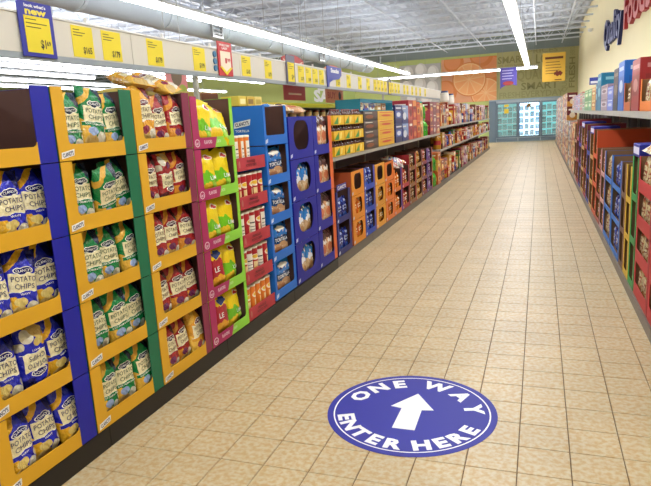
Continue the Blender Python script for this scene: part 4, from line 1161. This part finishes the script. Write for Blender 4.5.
# snacks divider
ya, yb = rail_y(326), rail_y(340.5); W = yb-ya
pts = [(-W/2, 0), (-W/2+.06, .0), (-W/2+.08, .05), (-W*.12, .085), (W*.3, .1), (W/2, .15), (W/2, .235), (-W/2, .235)]
k = [('board', MB().poly(pts, -.014, -.008).mesh('board', mat('snacks blue', '20309c', .4)), None)]
t = MB(); add_text(t, 'Snacks', W*.02, .19, .045, W*.55, -.0148, .04); k.append(('lettering', t.mesh('lettering', INK['white']), None))
put(k, 'aisle_marker', 'blue curved marker board reading Snacks on the rail', 'sign', (RX_+.002, (ya+yb)/2, 1.79), (0, 0, LEFT))

# cards behind the rail, hung from the ceiling joists
def card(x0, x1, z0, z1, X, c, label, draw):
    a, b = px_on_x(x0, 80, X).y, px_on_x(x1, 80, X).y
    W, H = b-a, z1-z0
    top = [(W*i/10, H-.03*abs(i-5)/5*abs(i-5)/5*1.5) for i in range(10, -1, -1)]
    k = [('board', MB().poly([(0, 0), (W, 0)]+top, 0, .006).mesh('board', mat('card '+c, c, .5)), None)]
    draw(k, W, H)
    for x in (.05, W-.05): k.append(('wire', MB().bar((x, .003, H-.06), (x, .003, CEIL-.52-z0), .003, 4).mesh('wire', M_GREY), None))
    put(k, 'hanging_card', label, 'sign', (X, a, z0), (0, 0, LEFT), 'hanging cards over the left displays')
def dr1(k, W, H):
    for q in range(2):
        t = MB(); o = [(W*(.06+.88*i/16), H*(.86-.2*q)-.05*math.sin(math.pi*i/16)) for i in range(17)]
        for i in range(16): t.face([(o[i][0], -.001, o[i][1]), (o[i+1][0], -.001, o[i+1][1]), (o[i+1][0], -.001, o[i+1][1]+.012), (o[i][0], -.001, o[i][1]+.012)])
        k.append(('print', t.mesh('print', mat('card pale print', 'e8c9b0', .5)), None))
    k.append(('print', MB().box(W*.2, W*.8, -.0012, -.001, H*.12, H*.16).mesh('print', MATS['card pale print']), None))
card(283, 304.5, 1.645, 2.11, -2.45, 'b8353a', 'red hanging card behind the rail at the grey framed tag', dr1)
def dr2(k, W, H):
    t = MB(); add_text(t, 'BUY', W*.32, H*.2, .075, W*.46, -.001, .03); k.append(('lettering', t.mesh('lettering', mat('card red ink', 'c0402a', .5)), None))
    d = MB(); d.poly([(W*.78+.05*math.cos(R(20*i)), H*.2+.05*math.sin(R(20*i))) for i in range(18)], -.001, 0); k.append(('round_picture', d.mesh('round_picture', M_DARK), None))
card(325, 342.5, 1.632, 2.09, -2.45, 'e08a5c', 'orange hanging card behind the blue Snacks marker', dr2)
def dr3(k, W, H):
    for wd_, zc, hh, ww in (('SAVE', .28, .2, .55), ('LIVE', .68, .17, .4)):
        t = MB(); add_text(t, wd_, W*.42, H*zc, hh, W*ww, -.001, .05); k.append(('word', t.mesh('word', INK['white']), None))
card(304, 354, 1.76, 2.25, -4.0, 'b4c95a', 'pale green hanging banner with large white letters behind the rail', dr3)
def dr4(k, W, H):
    d = MB(); d.poly([(W*.5+W*.25*math.cos(R(20*i)), H*.62+H*.26*math.sin(R(20*i))) for i in range(18)], -.001, 0)
    d.poly([(W*.25+W*.2*math.cos(R(20*i)), H*.2+H*.16*math.sin(R(20*i))) for i in range(18)], -.001, 0, 1)
    d.poly([(W*.75+W*.2*math.cos(R(20*i)), H*.25+H*.16*math.sin(R(20*i))) for i in range(18)], -.001, 0, 2)
    k.append(('fruit_picture', d.mesh('fruit_picture', [mat('pineapple brown', '7a6a52', .6), mat('peach fruit', 'e8b08a', .6), mat('pear green', 'a8b84a', .6)]), None))
card(166, 187, 1.66, 2.0, -3.0, 'd98a8a', 'pink hanging card with pineapple picture behind the maroon stack', dr4)

# ------------------------------------------------------------------ next aisle seen under the rail
def build_next():
    y0, y1 = 6.0, 24.0
    kit = [('base', MB().box(0, y1-y0, 0, .5, 0, .12).mesh('base', M_DARK), None), ('back_panel', MB().box(0, y1-y0, .48, .5, .12, 1.78).mesh('back_panel', mat('gondola back', '5c4f50', .7)), None)]
    for z in (.6, 1.1, 1.5): kit.append(('shelf', MB().box(0, y1-y0, 0, .48, z-.03, z).mesh('shelf', M_LGREY), None))
    kit.append(('yellow_strip', MB().box(0, y1-y0, -.01, .0, 1.695, 1.775).mesh('yellow_strip', mat('yellow strip', 'e8cf3a', .5)), None))
    kit.append(('top_shelf', MB().box(0, y1-y0, 0, .48, 1.69, 1.7).mesh('top_shelf', M_LGREY), None))
    put(kit, 'gondola_shelf', 'shelf unit of the next aisle with a yellow top strip', 'shelf unit', (-4.3, y0, 0), (0, 0, LEFT))
    for i in range(22):
        a = ['7a1c22', '8a2a2c', '6a2418', '9a3a2a'][i % 4]
        put(jar_kit(a, 'c9a06a', '5a1a1a', .06, .16), 'jar', 'dark red jar under the yellow strip of the next aisle, %s from the near end' % nth(i), 'jar', (-4.39, 8.6+.42*i, 1.501), group='jars in the next aisle')
    for i, (y, x, z, a, b) in enumerate(((3.56, -2.75, 1.35, 'd8c060', 'efe2a0'), (3.9, -2.75, 1.35, 'e0cc6a', 'b8a040'), (4.25, -2.75, 1.35, 'c9b04a', 'efe2a0'), (4.65, -2.75, 1.35, 'd9a86a', '8a4a2a'))):
        put(carton_kit(a, b, 'f4ecd0', .3, .24, .36, i), 'carton', '%s carton showing over the back of the canister stack, %s from left' % (['pale yellow', 'pale yellow', 'mustard', 'tan'][i], nth(i)), 'box', (x, y, z), (0, 0, LEFT), 'cartons behind the canister stack')
    # raised platform that carries them: the rear half of the gondola
    kb = [('cabinet', MB().box(0, 4.3, 0, .5, 0, 1.348).mesh('cabinet', mat('gondola rear', '6a605c', .7)), None)]
    put(kb, 'rear_gondola', 'rear half of the left gondola behind the blue case', 'shelf unit', (-2.74, 1.0, 0), (0, 0, LEFT))
build_next()

# ------------------------------------------------------------------ right side
RXF = .655
def right_unit():
    y0, y1 = 2.6, 27.5; L = y1-y0; dep = 1.62-RXF-.02
    n = round(L/1.22)
    kit = [('base_deck', MB().box(0, L, .012, dep, .06, .08).mesh('base_deck', M_DARK), None),
           ('back_panel', MB().box(0, L, dep-.03, dep, .08, 1.75).mesh('back_panel', mat('gondola back', '5c4f50', .7)), None),
           ('shelf', MB().box(L-13.7, L, .085, dep-.03, 1.315, 1.35).mesh('shelf', M_LGREY), None),
           ('price_channel', MB().box(L-13.7, L, .07, .085, 1.3, 1.352).mesh('price_channel', M_LGREY), None)]
    for i in range(n):
        kit.append(('kick_plate', MB().bevbox(L*i/n+.001, L*(i+1)/n-.001, -.01, .004, 0, .075, .002).mesh('kick_plate', mat('taupe kick plate', '7a7064', .45, var=.1)), None))
    for i in range(n+1):
        x = min(L-.02, max(.02, L*i/n)); kit.append(('upright', MB().box(x-.02, x+.02, dep-.06, dep-.03, .08, 1.75).mesh('upright', M_LGREY), None))
    put(kit, 'gondola_shelf', 'long shelf unit against the cream right wall', 'shelf unit', (RXF, y1, 0), (0, 0, RIGHT))
right_unit()
RB = .082
def rcol(y0, y1, top, c, pc, kd, adj, n=4, header=None, dep=.5, win=False, side=None, nb=2, lipf=.16):
    W = y1-y0; ht = .09 if header else 0
    H = (top-ht-RB)/n
    kit = case_kit('R'+adj, W, dep, H-.001, c, pc, wl=.05, rightpost=.05, lip=H*lipf, r=.02, window=win, side=side, inner=KRAFT)
    for k in range(n):
        put(kit, 'snack_case', '%s case on the right shelf base, %s' % (adj, tword(k, n)), 'display case', (RXF, y1, RB+H*k), (0, 0, RIGHT), 'cases along the right side')
        nb = max(1, int((W-.02)/.185))
        for i in range(nb):
            u = W/2+(i-(nb-1)/2)*.185
            bag_at(kd, k+i, '%s bag, %s, in the %s %s case on the right' % (kd, (['furthest', 'middle', 'nearest'][i] if nb == 3 else ['further', 'nearer'][i] if nb == 2 else 'single'), tword(k, n), adj), RXF, y1, RB+H*k, RIGHT, u, .048, .124, R(-2), R(rng.uniform(-3, 3)), 0, 'bags on the right side', 'snack bag', 'snack_bag')
    if header:
        hk = [('', MB().bevbox(0, W, 0, .3, 0, ht, .004).mesh('header_box', cardboard(header)), None), ('label_strip', MB().box(.02, W-.02, -.001, 0, .02, ht-.02).mesh('label_strip', cardboard('d8d4e8')), None)]
        put(hk, 'header_box', '%s box lying on top of the %s case' % ({'1c2490': 'navy'}.get(header, 'blue'), adj), 'box', (RXF, y1, RB+H*n), (0, 0, RIGHT), 'header boxes')
rcol(3.45, 4.05, 1.06, 'c0282e', 'a82028', 'cream', 'nearest red', 4, lipf=.36)
rcol(4.06, 4.64, 1.06, 'c0282e', 'a82028', 'cream', 'second red', 4, lipf=.36)
rcol(4.66, 4.95, 1.13, '2a9a4a', '1f8a40', 'emerald', 'green', 3, '1c2490', nb=1)
rcol(4.97, 5.25, .955, 'd9b02c', 'e0b830', 'amber', 'yellow posted', 3, nb=1)
rcol(5.27, 5.54, .95, '6a4a3a', '8a6248', 'cream', 'brown posted', 3, nb=1)
rcol(5.56, 6.22, .95, '1f74cc', '1a6cc4', 'navy', 'near bright blue', 3)
rcol(6.24, 6.9, .955, '1f74cc', '1a5cb4', 'cream', 'far bright blue', 3)
rcol(6.92, 7.35, .95, 'd8a8a0', 'c98a84', 'crimson', 'pink', 3, nb=1)
rcol(7.37, 7.88, .93, 'b04a34', '8a2a24', 'crimson', 'rust red', 3)
rcol(7.9, 8.4, 1.13, 'd9541f', 'c94a1c', 'orange', 'tall orange', 3, dep=.6)
rcol(8.42, 8.95, 1.15, 'd0a04a', 'a8742c', 'amber', 'gold', 3, '1c2490')
rcol(8.97, 9.5, 1.08, '2444a8', '2a3aa0', 'navy', 'royal blue striped', 3)
rcol(9.52, 10.1, 1.16, 'a82a34', '7a2434', 'crimson', 'dark red tall', 3)
rcol(10.12, 10.75, 1.18, 'd0a85a', 'b0803a', 'amber', 'far gold', 3, '1c2490')
rcol(10.77, 11.4, 1.1, '3a2a9a', '5a3a8a', 'violet', 'violet blue', 3)
rcol(11.42, 12.1, 1.2, 'b0303a', '8a2a3a', 'crimson', 'far red', 3)
rcol(12.12, 12.8, 1.1, 'c9a888', 'a85a4a', 'cream', 'beige', 3)
# loose round bag on the near red stack
put(BAGS['cream'][0], 'snack_bag', 'cream bag lying on top of the second red case stack', 'snack bag', (RXF+.12, 4.5, 1.125), (R(-72), R(6), R(-80)), 'loose bags on top of the stacks')
# cartons packed under the shelf behind the fronts
for i in range(9):
    y = 5.0+.33*i
    put(far_kit(i*5+3, .3, .3), 'carton', '%s carton at the back under the right shelf, %s from the near end' % (ADJ[(i*5+3) % 12], nth(i)), 'box', (RXF+.56, y+.3, .96), (0, 0, RIGHT), 'cartons behind the right fronts') if i < 0 else None
# far right base goods
y = 12.82; i = 0
while y < 27.0:
    w_ = rng.choice([.4, .46]); p = (i*5+2) % 12
    nk = 5 if y > 16.35 else 3
    for k in range(nk):
        put(far_kit(p if k < 3 else p+7, w_-.01, .34), 'carton', '%s carton, %s column of the far right base, %s' % (ADJ[(p if k < 3 else p+7) % 12], nth(i), tword(k, nk)), 'box', (RXF, y+w_-.01, RB+.342*k), (0, 0, RIGHT), 'goods on the far right base')
    y += w_; i += 1
# upper right shelf
RS = 1.352; UX = RXF+.09
def ucase(y0, y1, top, c, pc, kd, adj, n=1, dep=.4, lipf=.3):
    W = y1-y0; H = (top-RS)/n
    kit = case_kit('U'+adj, W, dep, H-.001, c, pc, wl=.05, rightpost=.05, lip=H*lipf, r=.02, inner=KRAFT)
    for k in range(n):
        put(kit, 'snack_case', '%s case on the right upper shelf%s' % (adj, ', '+tword(k, n) if n > 1 else ''), 'display case', (UX, y1, RS+H*k), (0, 0, RIGHT), 'cases on the right upper shelf')
        for i in range(2):
            bag_at(kd, k+i, '%s bag, %s, in the%s %s case of the right upper shelf' % (kd, ['further', 'nearer'][i], ' '+tword(k, n) if n > 1 else '', adj), UX, y1, RS+H*k, RIGHT, W*.5+(i-.5)*.185, .048, .124, R(-2), R(rng.uniform(-3, 3)), 0, 'bags on the right upper shelf', 'snack bag', 'snack_bag')
def ubox(y0, y1, top, cs, adj, n=1, dep=.4, style=0, x=0):
    h = (top-RS)/n
    for k in range(n):
        carton('%s carton on the right upper shelf%s' % (adj, ', '+tword(k, n) if n > 1 else ''), carton_kit(*cs, y1-y0, dep, h-.002, style), RIGHT, UX+x, y1, RS+h*k, 'carton', 'cartons on the right upper shelf')
ucase(4.3, 4.84, 1.585, 'e07a24', 'd86a1c', 'brown', 'nearest orange')
ucase(4.86, 5.4, 1.6, 'e07a24', 'd86a1c', 'cream', 'second orange')
ubox(5.48, 5.9, 1.77, ('9c2028', '8a1c24', 'c98a8a'), 'tall dark red', dep=.5)
ucase(5.92, 6.4, 1.61, 'b8602c', '7a4a34', 'brown', 'brown orange')
ubox(6.45, 6.88, 1.82, ('1a6ccc', '1660b8', 'c8d8f0'), 'tall bright blue', dep=.5)
ubox(6.9, 7.3, 1.78, ('2a2438', '4a3a4a', '8a7a6a'), 'black', dep=.25)
ubox(7.32, 7.9, 1.62, ('6a80d8', '8aa0e8', 'd8dcf0'), 'periwinkle', 2)
ubox(7.92, 8.7, 1.66, ('b09aa8', 'd8d0d8', '7a5a6a'), 'grey pink', 2)
ubox(8.75, 9.25, 1.83, ('1a7aa0', '14688c', '8ac8d8'), 'tall teal', dep=.5)
ubox(9.27, 9.5, 1.72, ('1f6a90', '2a2a5a', '8ac8d8'), 'slim dark teal')
ubox(9.52, 10.2, 1.68, ('d9a04a', 'b8642a', 'f0e0b0'), 'amber', 2)
ubox(10.22, 10.9, 1.68, ('6aa87a', '8ac89a', 'e8f0d8'), 'sage green', 2)
ubox(10.92, 11.7, 1.68, ('5aa05a', 'a8d08a', 'f0f0d8'), 'leaf green', 2)
ubox(11.72, 12.4, 1.66, ('9ab0a0', 'd8e0d8', 'a85a5a'), 'grey green', 2)
ubox(12.42, 13.1, 1.69, ('c87a6a', 'e8c0b0', '6aa07a'), 'salmon', 2)
ubox(13.12, 13.8, 1.68, ('9aa0c8', 'd0d4e8', 'c87a8a'), 'lavender', 2)
ubox(13.82, 14.5, 1.67, ('b87a9a', 'e0c0d0', '7a8ab8'), 'mauve', 2)
ubox(14.52, 15.2, 1.67, ('a8a0b0', 'c8a0a0', '7a5a8a'), 'grey mauve', 2)
ubox(15.22, 16.0, 1.68, ('c08a6a', '8a8ab0', 'e0d0c0'), 'terracotta', 2)
kb = [('board', MB().bevbox(0, .5, 0, .01, 0, .12, .002).mesh('board', cardboard('2a3a9a')), None), ('white_band', MB().box(.02, .48, -.001, 0, .02, .06).mesh('white_band', cardboard('e0e0ea')), None), ('stem', MB().bar((.25, .005, -.093), (.25, .005, .0), .008).mesh('stem', M_GREY), None)]
put(kb, 'shelf_sign', 'small blue sign standing on the goods of the right upper shelf', 'sign', (UX+.05, 11.5, 1.775), (0, 0, R(-20)))
